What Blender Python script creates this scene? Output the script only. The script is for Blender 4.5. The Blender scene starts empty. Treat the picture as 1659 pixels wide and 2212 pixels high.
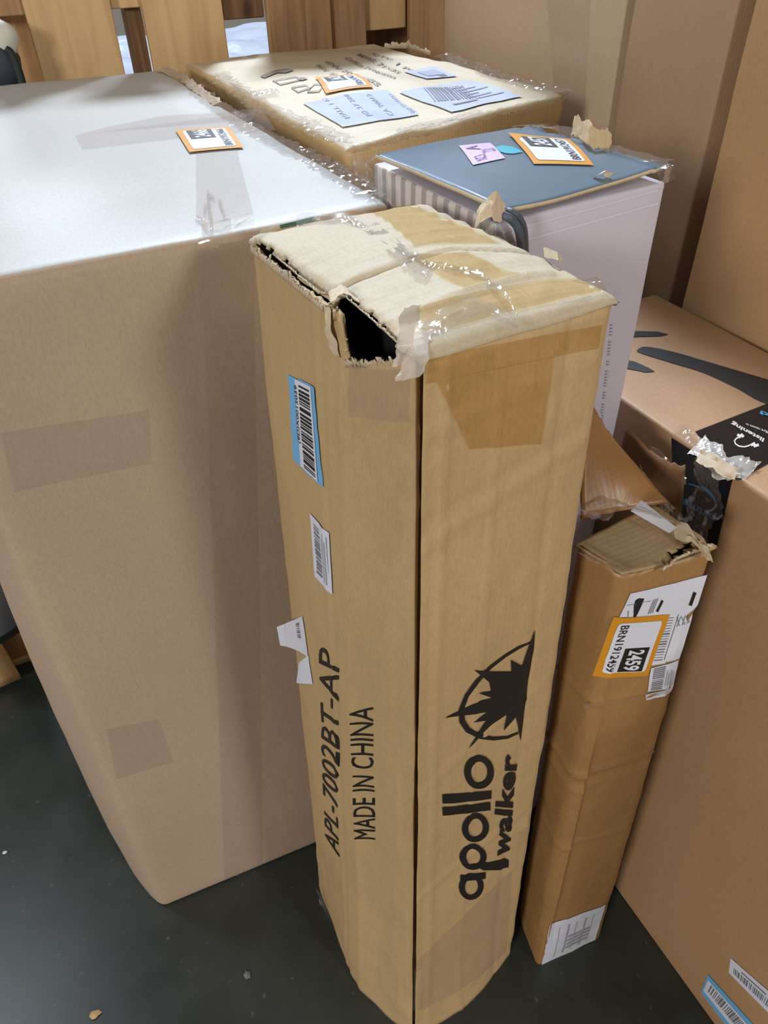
import bpy, bmesh, math, random
from mathutils import Vector, Matrix, noise
from mathutils.bvhtree import BVHTree
random.seed(7)
SC = bpy.context.scene
COL = SC.collection

# ------------------------------------------------------------------ camera
F, CX, CY, H = 1600.0, 829.5, 1106.0, 1.6
def _ray(px, py): return Vector((px - CX, -(py - CY), -F)).normalized()
_Z = -_ray(885, 3062)
_vx = _ray(5200, -325)
_X = (_vx - _Z * _vx.dot(_Z)).normalized()
_Y = _Z.cross(_X)
R = Matrix((_X, _Y, _Z))
CAM = Vector((0, 0, H))
cd = bpy.data.cameras.new('camera'); cam = bpy.data.objects.new('camera', cd); COL.objects.link(cam)
cam.matrix_world = Matrix.Translation(CAM) @ R.to_4x4()
cd.sensor_fit = 'VERTICAL'; cd.sensor_height = 36; cd.sensor_width = 27; cd.lens = F * 36 / 2212
cd.clip_start = 0.02
SC.camera = cam

# ------------------------------------------------------------------ light
w = bpy.data.worlds.new('world'); SC.world = w; w.use_nodes = True
w.node_tree.nodes['Background'].inputs[0].default_value = (1.0, 0.93, 0.84, 1)
w.node_tree.nodes['Background'].inputs[1].default_value = 0.2
def lamp(name, loc, size, power, col=(1, 1, 1), aim=None, spread=180):
    l = bpy.data.lights.new(name, 'AREA'); l.shape = 'DISK'; l.size = size; l.energy = power; l.color = col
    l.spread = math.radians(spread)
    o = bpy.data.objects.new(name, l); COL.objects.link(o); o.location = loc
    if aim: o.rotation_euler = (Vector(aim) - Vector(loc)).to_track_quat('-Z', 'Y').to_euler()
    return o
lamp('bay_or_fill_lamp', (1.95, 5.1, 6.2), 0.7, 630, (0.80, 0.94, 1.13), (.5, 1, 1))
lamp('bay_or_fill_lamp', (-2.5, 3.6, 6.2), 0.9, 42, (0.84, 0.95, 1.12), (0, 1, 0))
lamp('bay_or_fill_lamp', (-7.0, 4.2, 6.2), 0.9, 55, (0.84, 0.95, 1.12), (0, 1, 0))  # unseen lamp added at far left for extra glints on the film
lamp('bay_or_fill_lamp', (0.4, 9.6, 6.2), 0.9, 200, (0.84, 0.95, 1.12), (0, 1, 0))  # another added lamp, out of view behind, for more film glints
lamp('bay_or_fill_lamp', (2.7, -7.0, 4.3), 1.3, 270, (1.0, 0.96, 0.90), (.3, .5, .8))
lamp('bay_or_fill_lamp', (-6.0, -3.4, 3.5), 1.5, 330, (1.0, 0.96, 0.90), (.3, .5, .8))  # added low fill to brighten the left-facing sides, not a ceiling lamp
SC.view_settings.view_transform = 'Standard'; SC.view_settings.look = 'None'
SC.view_settings.gamma = 1; SC.view_settings.exposure = 0.0; SC.view_settings.use_curve_mapping = False

# ------------------------------------------------------------------ helpers
def on(px, py, ax, val):
    """the world point where the sight line through a pixel meets an axis plane"""
    r = R @ _ray(px, py); i = 'xyz'.index(ax)
    return CAM + r * ((val - CAM[i]) / r[i])
def onp(px, py, P, n):
    r = R @ _ray(px, py); return CAM + r * ((P - CAM).dot(n) / r.dot(n))
def N3(p, s, seed=0): return noise.noise(Vector(p) * s + Vector((seed * 7.3, seed * 3.1, seed * 5.7)))
def lerp(a, b, t): return a + (b - a) * t

# ------------------------------------------------------------------ materials
MATS = {}
def srgb(c): return tuple((x / 12.92 if x <= .04045 else ((x + .055) / 1.055) ** 2.4) for x in [v / 255 for v in c])
def newmat(name):
    m = bpy.data.materials.new(name); m.use_nodes = True; nt = m.node_tree
    return m, nt, nt.nodes['Principled BSDF']
def nd(nt, t, **k):
    n = nt.nodes.new(t)
    for a, b in k.items(): setattr(n, a, b)
    return n
def plain(name, col, rough=.6, metal=0, bump=0, bscale=60, coat=0):
    if name in MATS: return MATS[name]
    m, nt, p = newmat(name)
    p.inputs['Base Color'].default_value = (*srgb(col), 1); p.inputs['Roughness'].default_value = rough
    p.inputs['Metallic'].default_value = metal; p.inputs['Coat Weight'].default_value = coat
    p.inputs['Coat Roughness'].default_value = .08
    tc = nd(nt, 'ShaderNodeTexCoord'); nz = nd(nt, 'ShaderNodeTexNoise'); nz.inputs['Scale'].default_value = 9
    nz.inputs['Detail'].default_value = 4
    nt.links.new(tc.outputs['Object'], nz.inputs['Vector'])
    mx = nd(nt, 'ShaderNodeMix', data_type='RGBA'); mx.inputs[6].default_value = (*srgb(col), 1)
    mx.inputs[7].default_value = (*[c * .86 for c in srgb(col)], 1)
    nt.links.new(nz.outputs['Fac'], mx.inputs[0]); nt.links.new(mx.outputs[2], p.inputs['Base Color'])
    if bump:
        b = nd(nt, 'ShaderNodeBump'); b.inputs['Strength'].default_value = 1; b.inputs['Distance'].default_value = bump
        n2 = nd(nt, 'ShaderNodeTexNoise'); n2.inputs['Scale'].default_value = bscale; n2.inputs['Detail'].default_value = 5
        nt.links.new(tc.outputs['Object'], n2.inputs['Vector'])
        nt.links.new(n2.outputs['Fac'], b.inputs['Height']); nt.links.new(b.outputs[0], p.inputs['Normal'])
    MATS[name] = m; return m
def board(name, col, axis='Z', var=.12, wr=.0012, rough=.62, stain=0, corr=.00012, spec=.4, fib=.5):
    """corrugated cardboard: fibre speckle, faint flutes, soft creases"""
    if name in MATS: return MATS[name]
    m, nt, p = newmat(name); L = nt.links.new
    tc = nd(nt, 'ShaderNodeTexCoord')
    base = srgb(col)
    a = nd(nt, 'ShaderNodeTexNoise'); a.inputs['Scale'].default_value = 3.5; a.inputs['Detail'].default_value = 6
    f = nd(nt, 'ShaderNodeTexNoise'); f.inputs['Scale'].default_value = 420; f.inputs['Detail'].default_value = 2
    mpf = nd(nt, 'ShaderNodeMapping'); mpf.inputs['Scale'].default_value = (1, 1, .35) if axis == 'Z' else (1, .35, 1)
    L(tc.outputs['Object'], a.inputs['Vector']); L(tc.outputs['Object'], mpf.inputs['Vector']); L(mpf.outputs[0], f.inputs['Vector'])
    r1 = nd(nt, 'ShaderNodeValToRGB'); e = r1.color_ramp.elements
    e[0].position = .3; e[0].color = (*[c * (1 - var) for c in base], 1); e[1].position = .7; e[1].color = (*[min(1, c * (1 + var)) for c in base], 1)
    L(a.outputs['Fac'], r1.inputs[0])
    r2 = nd(nt, 'ShaderNodeValToRGB'); e = r2.color_ramp.elements
    e[0].position = .3; e[0].color = (1 - .14 * fib, 1 - .15 * fib, 1 - .16 * fib, 1); e[1].position = .7; e[1].color = (1 + .1 * fib, 1 + .1 * fib, 1 + .1 * fib, 1)
    L(f.outputs['Fac'], r2.inputs[0])
    mu = nd(nt, 'ShaderNodeMix', data_type='RGBA', blend_type='MULTIPLY'); mu.inputs[0].default_value = 1
    L(r1.outputs[0], mu.inputs[6]); L(r2.outputs[0], mu.inputs[7]); out = mu.outputs[2]
    if stain:
        s = nd(nt, 'ShaderNodeTexNoise'); s.inputs['Scale'].default_value = 13; s.inputs['Detail'].default_value = 8; s.inputs['Roughness'].default_value = .7
        mps = nd(nt, 'ShaderNodeMapping'); mps.inputs['Scale'].default_value = (1.6, 1.6, .35)
        L(tc.outputs['Object'], mps.inputs['Vector']); L(mps.outputs[0], s.inputs['Vector'])
        rs = nd(nt, 'ShaderNodeValToRGB'); e = rs.color_ramp.elements
        e[0].position = .52; e[0].color = (1, 1, 1, 1); e[1].position = .8; e[1].color = (1 - stain, 1 - stain * .95, 1 - stain * .85, 1)
        L(s.outputs['Fac'], rs.inputs[0])
        m2 = nd(nt, 'ShaderNodeMix', data_type='RGBA', blend_type='MULTIPLY'); m2.inputs[0].default_value = 1
        L(out, m2.inputs[6]); L(rs.outputs[0], m2.inputs[7]); out = m2.outputs[2]
    L(out, p.inputs['Base Color'])
    p.inputs['Roughness'].default_value = rough; p.inputs['Specular IOR Level'].default_value = spec
    # bump
    wv = nd(nt, 'ShaderNodeTexWave', wave_type='BANDS', bands_direction=axis if axis != 'Z' else 'X'); wv.inputs['Scale'].default_value = 42
    wv.inputs['Distortion'].default_value = .6
    L(tc.outputs['Object'], wv.inputs['Vector'])
    b1 = nd(nt, 'ShaderNodeBump'); b1.inputs['Distance'].default_value = corr; L(wv.outputs['Fac'], b1.inputs['Height'])
    n2 = nd(nt, 'ShaderNodeTexNoise'); n2.inputs['Scale'].default_value = 11; n2.inputs['Detail'].default_value = 5; n2.inputs['Distortion'].default_value = .8
    mp = nd(nt, 'ShaderNodeMapping'); mp.inputs['Scale'].default_value = (1.5, 1.5, .6)
    L(tc.outputs['Object'], mp.inputs['Vector']); L(mp.outputs[0], n2.inputs['Vector'])
    b2 = nd(nt, 'ShaderNodeBump'); b2.inputs['Distance'].default_value = wr; L(n2.outputs['Fac'], b2.inputs['Height']); L(b1.outputs[0], b2.inputs['Normal'])
    L(b2.outputs[0], p.inputs['Normal'])
    MATS[name] = m; return m
def wood(name, col, dark, along='Z'):
    if name in MATS: return MATS[name]
    m, nt, p = newmat(name); L = nt.links.new
    tc = nd(nt, 'ShaderNodeTexCoord'); mp = nd(nt, 'ShaderNodeMapping')
    mp.inputs['Scale'].default_value = {'Z': (9, 9, .9), 'X': (.9, 9, 9), 'Y': (9, .9, 9)}[along]
    n = nd(nt, 'ShaderNodeTexNoise'); n.inputs['Scale'].default_value = 3; n.inputs['Detail'].default_value = 7; n.inputs['Distortion'].default_value = 1.2
    L(tc.outputs['Object'], mp.inputs[0]); L(mp.outputs[0], n.inputs['Vector'])
    r = nd(nt, 'ShaderNodeValToRGB'); e = r.color_ramp.elements
    e[0].position = .28; e[0].color = (*srgb(dark), 1); e[1].position = .58; e[1].color = (*srgb(col), 1)
    L(n.outputs['Fac'], r.inputs[0])
    v = nd(nt, 'ShaderNodeTexVoronoi'); v.inputs['Scale'].default_value = 6
    mp2 = nd(nt, 'ShaderNodeMapping'); mp2.inputs['Scale'].default_value = {'Z': (1, 1, .55), 'X': (.55, 1, 1), 'Y': (1, .55, 1)}[along]
    L(tc.outputs['Object'], mp2.inputs[0]); L(mp2.outputs[0], v.inputs['Vector'])
    rk = nd(nt, 'ShaderNodeValToRGB'); e = rk.color_ramp.elements
    e[0].position = .05; e[0].color = (.35, .27, .2, 1); e[1].position = .13; e[1].color = (1, 1, 1, 1)
    L(v.outputs['Distance'], rk.inputs[0])
    mu = nd(nt, 'ShaderNodeMix', data_type='RGBA', blend_type='MULTIPLY'); mu.inputs[0].default_value = 1
    L(r.outputs[0], mu.inputs[6]); L(rk.outputs[0], mu.inputs[7]); L(mu.outputs[2], p.inputs['Base Color'])
    p.inputs['Roughness'].default_value = .7
    b = nd(nt, 'ShaderNodeBump'); b.inputs['Distance'].default_value = .0015; L(n.outputs['Fac'], b.inputs['Height']); L(b.outputs[0], p.inputs['Normal'])
    MATS[name] = m; return m
def film(name, tint=(.97, .97, .97), fac=.12, rough=.08, bump=.0015, scale=35, stretch=(1, 1, 1), milky=0, milk=(.75, .74, .74)):
    """clear packing tape or stretch film: tinted see-through sheet with a glossy skin"""
    if name in MATS: return MATS[name]
    m = bpy.data.materials.new(name); m.use_nodes = True; nt = m.node_tree; L = nt.links.new
    nt.nodes.remove(nt.nodes['Principled BSDF']); o = nt.nodes['Material Output']
    tr = nd(nt, 'ShaderNodeBsdfTransparent'); tr.inputs[0].default_value = (*tint, 1)
    gl = nd(nt, 'ShaderNodeBsdfGlossy'); gl.inputs['Roughness'].default_value = rough; gl.inputs[0].default_value = (1, 1, 1, 1)
    tc = nd(nt, 'ShaderNodeTexCoord'); mp = nd(nt, 'ShaderNodeMapping'); mp.inputs['Scale'].default_value = stretch
    n = nd(nt, 'ShaderNodeTexNoise'); n.inputs['Scale'].default_value = scale; n.inputs['Detail'].default_value = 3; n.inputs['Distortion'].default_value = 1.5
    L(tc.outputs['Object'], mp.inputs[0]); L(mp.outputs[0], n.inputs['Vector'])
    b = nd(nt, 'ShaderNodeBump'); b.inputs['Distance'].default_value = bump; L(n.outputs['Fac'], b.inputs['Height']); L(b.outputs[0], gl.inputs['Normal'])
    mx = nd(nt, 'ShaderNodeMixShader')
    src = tr.outputs[0]
    if milky:
        df = nd(nt, 'ShaderNodeBsdfDiffuse'); df.inputs[0].default_value = (*milk, 1); m0 = nd(nt, 'ShaderNodeMixShader'); m0.inputs[0].default_value = milky
        L(tr.outputs[0], m0.inputs[1]); L(df.outputs[0], m0.inputs[2]); src = m0.outputs[0]
    mx.inputs[0].default_value = fac; L(src, mx.inputs[1]); L(gl.outputs[0], mx.inputs[2]); L(mx.outputs[0], o.inputs[0])
    MATS[name] = m; return m

INK = plain('black_ink', (22, 20, 18), .55)
WHITE = plain('label_white', (214, 218, 232), .45)
ORANGE = plain('sticker_orange', (205, 140, 35), .45)
BLUE = plain('label_blue', (110, 175, 225), .45)
GREY = plain('label_grey', (120, 120, 128), .5)
TAPE = film('amber_packing_tape', (.93, .85, .70), .06, .14, .0012, 14, (1, 1, 1))
CLEAR = film('clear_packing_tape', (.95, .93, .925), .05, .18, .0010, 14, (1, 1, 1), .05)
WRAP = film('stretch_film', (.985, .985, .99), .23, .10, .0008, 45, (1, 1, 1), .05)

# ------------------------------------------------------------------ object building
def link(name, verts, faces, mats, parent=None, fm=None, smooth=None, base=None):
    me = bpy.data.meshes.new(name); me.from_pydata([tuple(v) for v in verts], [], faces); me.update()
    for m in mats: me.materials.append(m)
    if fm:
        for p, i in zip(me.polygons, fm): p.material_index = i
    o = bpy.data.objects.new(name, me); COL.objects.link(o)
    fin(o, parent, smooth); return o
def fin(o, parent=None, smooth=None):
    if smooth is not None:
        me = o.data
        for p in me.polygons: p.use_smooth = True
        try: me.set_sharp_from_angle(angle=math.radians(smooth))
        except Exception: pass
    if parent:
        o.parent = parent; o.matrix_parent_inverse = Matrix.Translation(-root_loc(parent))
def root_loc(p):
    v = Vector(p.location)
    return v if p.parent is None else Vector((0, 0, 0)) + (v if p.type == 'EMPTY' else Vector((0, 0, 0)))
def subpart(o, parent_part):
    """parent a mesh laid out in world coordinates under a part (itself in world coordinates of its root)"""
    o.parent = parent_part; o.matrix_parent_inverse = Matrix.Identity(4)
def thing(name, label, cat, loc, group=None):
    o = bpy.data.objects.new(name, None); COL.objects.link(o); o.location = loc; o.empty_display_size = .05
    o['label'] = label; o['category'] = cat
    if group: o['group'] = group
    return o
def tag(o, label, cat, group=None):
    o['label'] = label; o['category'] = cat
    if group: o['group'] = group
    return o

class MB:
    def __init__(s): s.v = []; s.f = []; s.m = []; s.mats = []
    def mi(s, mat):
        if mat not in s.mats: s.mats.append(mat)
        return s.mats.index(mat)
    def add(s, vs, fs, mat):
        b = len(s.v); i = s.mi(mat); s.v += [Vector(v) for v in vs]
        for f in fs: s.f.append([b + k for k in f]); s.m.append(i)
    def build(s, name, parent=None, smooth=None):
        return link(name, s.v, s.f, s.mats, parent, s.m, smooth)

def cube_grid(c8, step, r, amp, nscale, seed, mat, name, parent, lo=None, deform=None, smooth=40):
    """box with rounded edges mapped onto eight corners: bottom 4 then top 4, each FL FR BR BL"""
    c8 = [Vector(c) for c in c8]
    sx = (c8[1] - c8[0]).length; sy = (c8[3] - c8[0]).length; sz = (c8[4] - c8[0]).length
    bm = bmesh.new(); bmesh.ops.create_cube(bm, size=1)
    for v in bm.verts: v.co = Vector(((v.co.x + .5) * sx, (v.co.y + .5) * sy, (v.co.z + .5) * sz))
    bmesh.ops.bevel(bm, geom=list(bm.edges), offset=r, segments=3, affect='EDGES', profile=.5)
    for ax, L in ((0, sx), (1, sy), (2, sz)):
        n = max(1, int(L / step[ax]))
        for k in range(1, n):
            co = Vector((0, 0, 0)); co[ax] = L * k / n; no = Vector((0, 0, 0)); no[ax] = 1
            bmesh.ops.bisect_plane(bm, geom=list(bm.verts) + list(bm.edges) + list(bm.faces), plane_co=co, plane_no=no)
    bm.normal_update()
    for v in bm.verts:
        u, t, q = v.co.x / sx, v.co.y / sy, v.co.z / sz
        b = lerp(lerp(c8[0], c8[1], u), lerp(c8[3], c8[2], u), t); tp = lerp(lerp(c8[4], c8[5], u), lerp(c8[7], c8[6], u), t)
        p = lerp(b, tp, q); n = v.normal.copy()
        edge = min(1, q * sz / .06)
        d = amp * (N3(p, nscale, seed) + .4 * N3(p, nscale * 3.1, seed + 3)) * edge
        p = p + n * d
        if deform: p = deform(p, u, t, q, n)
        v.co = p
    me = bpy.data.meshes.new(name); bm.to_mesh(me); bm.free(); me.materials.append(mat)
    o = bpy.data.objects.new(name, me); COL.objects.link(o); fin(o, parent, smooth); return o

def ring_wall(ptsB, ptsT, z0, zt, nz, spacing, mat, name, parent, disp, rc=.006, thick=.004, rcs=None, slit=-1, topfn=None, botfn=None):
    """hollow tube of board walls: outline rings from bottom to top, pushed by disp(s, z, edge)"""
    n = len(ptsB)
    def outline(pts):
        out = []
        for i in range(n):
            a, b, c = pts[i - 1], pts[i], pts[(i + 1) % n]
            rr = rcs[i] if rcs else rc; r1 = min(rr, (a - b).length * .3); r2 = min(rr, (c - b).length * .3)
            p1 = b + (a - b).normalized() * r1; p2 = b + (c - b).normalized() * r2
            if slit == i:
                q1 = b + (a - b).normalized() * (r1 * .72); q2 = b + (c - b).normalized() * (r2 * .72)
                out.append([p1, q1, b.copy(), q2, p2]); continue
            out.append([p1, (p1 + p2 + b * 2) / 4, p2])
        ring = []
        for i in range(n):
            ring += [(q, i, -2 if slit == i and k in (0, 4) else -1) for k, q in enumerate(out[i])]
            m = counts[i]; p, q = out[i][-1], out[(i + 1) % n][0]
            for k in range(1, m): ring.append((lerp(p, q, k / m), i, k / m))
        return ring
    counts = [max(2, int((ptsT[(i + 1) % n] - ptsT[i]).length / spacing)) for i in range(n)]
    RB, RT = outline(ptsB), outline(ptsT); m = len(RB); V = []; Fc = []
    for j in range(nz + 1):
        t = j / nz
        ring = [lerp(RB[k][0], RT[k][0], t) for k in range(m)]
        for k in range(m):
            tan = (ring[(k + 1) % m] - ring[k - 1]).normalized()
            if slit >= 0 and RB[k][1] == slit and RB[k][2] == -1:     # the walls of an open seam sink together
                ks = [q for q in range(m) if RB[q][1] == slit and RB[q][2] == -2]; tan = (ring[ks[1]] - ring[ks[0]]).normalized()
            nr = Vector((tan.y, -tan.x, 0))
            zz = z0 + (zt - z0) * t
            if topfn and t > .9: zz += (t - .9) / .1 * topfn(RT[k][1], RT[k][2], ring[k])
            p = Vector((ring[k].x, ring[k].y, zz)); p += nr * disp(RB[k][1], RB[k][2], zz, p)
            V.append(p)
    for j in range(nz):
        for k in range(m):
            a = j * m + k; b = j * m + (k + 1) % m; Fc.append((a, b, b + m, a + m))
    o = link(name, V, Fc, [mat], None, None, None)
    md = o.modifiers.new('solid', 'SOLIDIFY'); md.thickness = thick; md.offset = -1
    fin(o, parent, 50); return o

def bvh_of(*objs):
    vs = []; fs = []
    for o in objs:
        b = len(vs); vs += [v.co.copy() for v in o.data.vertices]; fs += [[b + i for i in p.vertices] for p in o.data.polygons]
    return BVHTree.FromPolygons(vs, fs)
class Face:
    """a face of a box to lay prints, labels and tape on"""
    def __init__(s, P, n, bvh, dmax=.04): s.P = Vector(P); s.n = Vector(n).normalized(); s.b = bvh; s.dmax = dmax
    def at(s, px, py): return onp(px, py, s.P, s.n)
    def drop(s, p, off):
        h = s.b.ray_cast(p + s.n * .05, -s.n, .12)
        if h[0] is None: return p + s.n * off
        dd = (h[0] - p).dot(s.n)
        return p + s.n * (max(dd, -s.dmax) + off)
def quadmap(face, q):
    c = [face.at(*p) for p in q]      # p00 p10 p11 p01
    return lambda s, t: lerp(lerp(c[0], c[1], s), lerp(c[3], c[2], s), t)
def patch(mb, face, q, off, mat, s0=0, t0=0, s1=1, t1=1, ns=None, nt=None, jag=0, fn=None, curl=None):
    f = fn or quadmap(face, q)
    ln = (f(s1, .5) - f(s0, .5)).length; wd = (f(.5, t1) - f(.5, t0)).length
    ns = ns or max(1, int(ln / .012)); nt = nt or max(1, int(wd / .012))
    vs = []; fs = []
    for i in range(ns + 1):
        for j in range(nt + 1):
            s = lerp(s0, s1, i / ns); t = lerp(t0, t1, j / nt)
            if jag and i in (0, ns): s += random.uniform(-jag, jag)
            if jag and j in (0, nt): t += random.uniform(-jag, jag)
            p = face.drop(f(s, t), off)
            if curl: p = p + face.n * curl(s, t)
            vs.append(p)
    for i in range(ns):
        for j in range(nt):
            a = i * (nt + 1) + j; fs.append((a, a + 1, a + nt + 2, a + nt + 1))
    # orient outward
    if vs:
        a, b, c = [vs[k] for k in fs[0][:3]]
        if (b - a).cross(c - a).dot(face.n) < 0: fs = [tuple(reversed(x)) for x in fs]
    mb.add(vs, fs, mat)
def poly(mb, face, pts, off, mat, fn=None):
    """filled outline (pixels, or s/t when fn is given), triangulated and cut fine enough to follow the face"""
    P = [fn(*p) if fn else face.at(*p) for p in pts]
    bm = bmesh.new(); vs = [bm.verts.new(p) for p in P]
    bm.faces.new(vs); bmesh.ops.triangulate(bm, faces=list(bm.faces))
    for _ in range(4):
        L = [e for e in bm.edges if e.calc_length() > .014]
        if not L: break
        bmesh.ops.subdivide_edges(bm, edges=L, cuts=1); bmesh.ops.triangulate(bm, faces=list(bm.faces))
    bm.verts.index_update()
    V = [face.drop(v.co.copy(), off) for v in bm.verts]; Fc = []
    for f in bm.faces:
        k = [v.index for v in f.verts]
        if (V[k[1]] - V[k[0]]).cross(V[k[2]] - V[k[0]]).dot(face.n) < 0: k.reverse()
        Fc.append(k)
    bm.free(); mb.add(V, Fc, mat)
TXT = {}
def textmesh(s, bold=0, shear=0):
    k = (s, bold, shear)
    if k in TXT: return TXT[k]
    cu = bpy.data.curves.new('t', 'FONT'); cu.body = s; cu.offset = bold; cu.shear = shear; cu.resolution_u = 3
    o = bpy.data.objects.new('t', cu); COL.objects.link(o)
    dg = bpy.context.evaluated_depsgraph_get(); me = bpy.data.meshes.new_from_object(o.evaluated_get(dg))
    v = [x.co.copy() for x in me.vertices]; f = [list(p.vertices) for p in me.polygons]
    bpy.data.objects.remove(o); bpy.data.curves.remove(cu); bpy.data.meshes.remove(me)
    x0 = min(p.x for p in v); x1 = max(p.x for p in v); y0 = min(p.y for p in v); y1 = max(p.y for p in v)
    v = [((p.x - x0) / (x1 - x0), (p.y - y0) / (y1 - y0)) for p in v]
    TXT[k] = (v, f); return TXT[k]
def text(mb, face, q, s, off, mat, box=(0, 0, 1, 1), bold=0, shear=0, fn=None):
    v, f = textmesh(s, bold, shear); fn = fn or quadmap(face, q)
    bm = bmesh.new(); vs = [bm.verts.new(fn(lerp(box[0], box[2], a), lerp(box[1], box[3], b))) for a, b in v]
    for k in f:
        try: bm.faces.new([vs[i] for i in k])
        except ValueError: pass
    bmesh.ops.triangulate(bm, faces=list(bm.faces))
    for _ in range(2):
        L = [e for e in bm.edges if e.calc_length() > .014]
        if not L: break
        bmesh.ops.subdivide_edges(bm, edges=L, cuts=1); bmesh.ops.triangulate(bm, faces=list(bm.faces))
    bm.verts.index_update()
    V = [face.drop(x.co.copy(), off) for x in bm.verts]; Fc = []
    for g in bm.faces:
        k = [x.index for x in g.verts]
        if (V[k[1]] - V[k[0]]).cross(V[k[2]] - V[k[0]]).dot(face.n) < 0: k.reverse()
        Fc.append(k)
    bm.free(); mb.add(V, Fc, mat)
def bars(mb, face, q, off, mat, box, n, seed=1, along='s'):
    rnd = random.Random(seed); f = quadmap(face, q); x = 0; segs = []
    while x < 1:
        wd = rnd.choice([1, 1, 2, 3]) / (n * 3.2); segs.append((x, min(1, x + wd))); x += wd + rnd.choice([1, 1, 2]) / (n * 3.2)
    for a, b in segs:
        if along == 's': patch(mb, face, q, off, mat, lerp(box[0], box[2], a), box[1], lerp(box[0], box[2], b), box[3])
        else: patch(mb, face, q, off, mat, box[0], lerp(box[1], box[3], a), box[2], lerp(box[1], box[3], b))
def stroke(mb, face, pts, wds, off, mat):
    L = []; Rr = []
    for i, p in enumerate(pts):
        a = Vector(pts[max(0, i - 1)]); b = Vector(pts[min(len(pts) - 1, i + 1)]); t = (b - a).normalized(); n = Vector((-t.y, t.x))
        wd = wds[i] if isinstance(wds, (list, tuple)) else wds
        L.append(Vector(p) + n * wd / 2); Rr.append(Vector(p) - n * wd / 2)
    vs = []; fs = []
    for a, b in zip(L, Rr): vs += [face.drop(face.at(*a), off), face.drop(face.at(*b), off)]
    for i in range(len(L) - 1):
        k = [2 * i, 2 * i + 1, 2 * i + 3, 2 * i + 2]
        if (vs[k[1]] - vs[k[0]]).cross(vs[k[2]] - vs[k[0]]).dot(face.n) < 0: k.reverse()
        fs.append(k)
    mb.add(vs, fs, mat)
def sticker(parent, face, q, num, label, off=.0012, curl=None):
    mb = MB(); k = curl
    patch(mb, face, q, off, ORANGE, curl=k)
    # white field with rounded corners
    f = quadmap(face, q); pts = []
    x0, y0, x1, y1 = .085, .1, .915, .9; r = .05
    for cx, cy, a0 in ((x1 - r, y1 - r, 0), (x0 + r, y1 - r, 90), (x0 + r, y0 + r, 180), (x1 - r, y0 + r, 270)):
        for a in (0, 30, 60, 90): pts.append((cx + r * math.cos(math.radians(a0 + a)), cy + r * math.sin(math.radians(a0 + a))))
    poly(mb, face, pts, off + .0005, WHITE, fn=f)
    text(mb, face, q, 'BRN191' + num, off + .0009, INK, (.12, .15, .88, .30), .01)
    patch(mb, face, q, off + .0009, INK, .5, .37, .9, .83)
    text(mb, face, q, num, off + .0014, WHITE, (.53, .45, .875, .75), .03)
    o = mb.build('inventory_sticker', parent); o['label'] = label; return o
def ribbon(name, parent, pts, width_dir, width, segs, amp, mat, seed=0, across=5, smooth=50, taper=True):
    """wrinkled strip of film or torn paper following a line of points"""
    pts = [Vector(p) for p in pts]; wd = Vector(width_dir).normalized(); V = []; Fc = []; n = len(pts) - 1
    LN = sum((pts[k + 1] - pts[k]).length for k in range(n)); segs = max(segs, int(LN / .0035)); across = max(across, int(width / .004))
    nr = (pts[-1] - pts[0]).cross(wd).normalized()
    if nr.z < 0: nr = -nr
    for i in range(segs + 1):
        t = i / segs * n; k = min(n - 1, int(t)); c = lerp(pts[k], pts[k + 1], t - k); x = i / segs * LN
        ww = width * (1 + (.5 * noise.noise(Vector((x * 45, seed, 0))) + .25 * noise.noise(Vector((x * 140, seed, 5))) if taper else 0))
        sh = width * .25 * noise.noise(Vector((x * 30, seed, 9))) if taper else 0
        for j in range(across + 1):
            s = j / across - .5; q = Vector((x * 38 + s * 2.2, s * width * 90, seed * 3.3))
            h = (1 - 3.2 * abs(noise.noise(q))) * .8 + (.5 - 1.8 * abs(noise.noise(q * 2.3 + Vector((5, 1, 2))))) * .6
            V.append(c + wd * (s * ww + sh) + nr * (amp * h) + wd * (amp * .5 * noise.noise(q * 1.7 + Vector((9, 9, 9)))))
    for i in range(segs):
        for j in range(across):
            a = i * (across + 1) + j; Fc.append((a, a + 1, a + across + 2, a + across + 1))
    return link(name, V, Fc, [mat], parent, None, smooth)
def torn(name, parent, pts, up, h, mat, seed=0, segs=60, thick=.0035):
    """ragged board edge: a thin wall whose upper rim jumps up and down"""
    rnd = random.Random(seed); pts = [Vector(p) for p in pts]; n = len(pts) - 1; V = []; Fc = []; up = Vector(up).normalized()
    for i in range(segs + 1):
        t = i / segs * n; k = min(n - 1, int(t)); c = lerp(pts[k], pts[k + 1], t - k)
        hh = h * (.2 + 1.5 * abs(noise.noise(Vector((i * .16, seed, 0)))) + .45 * rnd.random())
        side = Vector((rnd.uniform(-1, 1), rnd.uniform(-1, 1), 0)) * thick * .5
        V += [c - up * h * .4, c + up * hh * .5 + side * .5, c + up * hh + side + Vector((noise.noise(Vector((i * .5, 3, seed))), noise.noise(Vector((i * .5, 9, seed))), 0)) * h * .35]
    for i in range(segs):
        for j in range(2):
            a = i * 3 + j; Fc.append((a, a + 1, a + 4, a + 3))
    o = link(name, V, Fc, [mat], None)
    md = o.modifiers.new('solid', 'SOLIDIFY'); md.thickness = thick * .6
    fin(o, parent, 60); return o
def bx(mb, x0, y0, z0, x1, y1, z1, mat):
    v = [(x0, y0, z0), (x1, y0, z0), (x1, y1, z0), (x0, y1, z0), (x0, y0, z1), (x1, y0, z1), (x1, y1, z1), (x0, y1, z1)]
    mb.add(v, [(0, 3, 2, 1), (4, 5, 6, 7), (0, 1, 5, 4), (1, 2, 6, 5), (2, 3, 7, 6), (3, 0, 4, 7)], mat)
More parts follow.
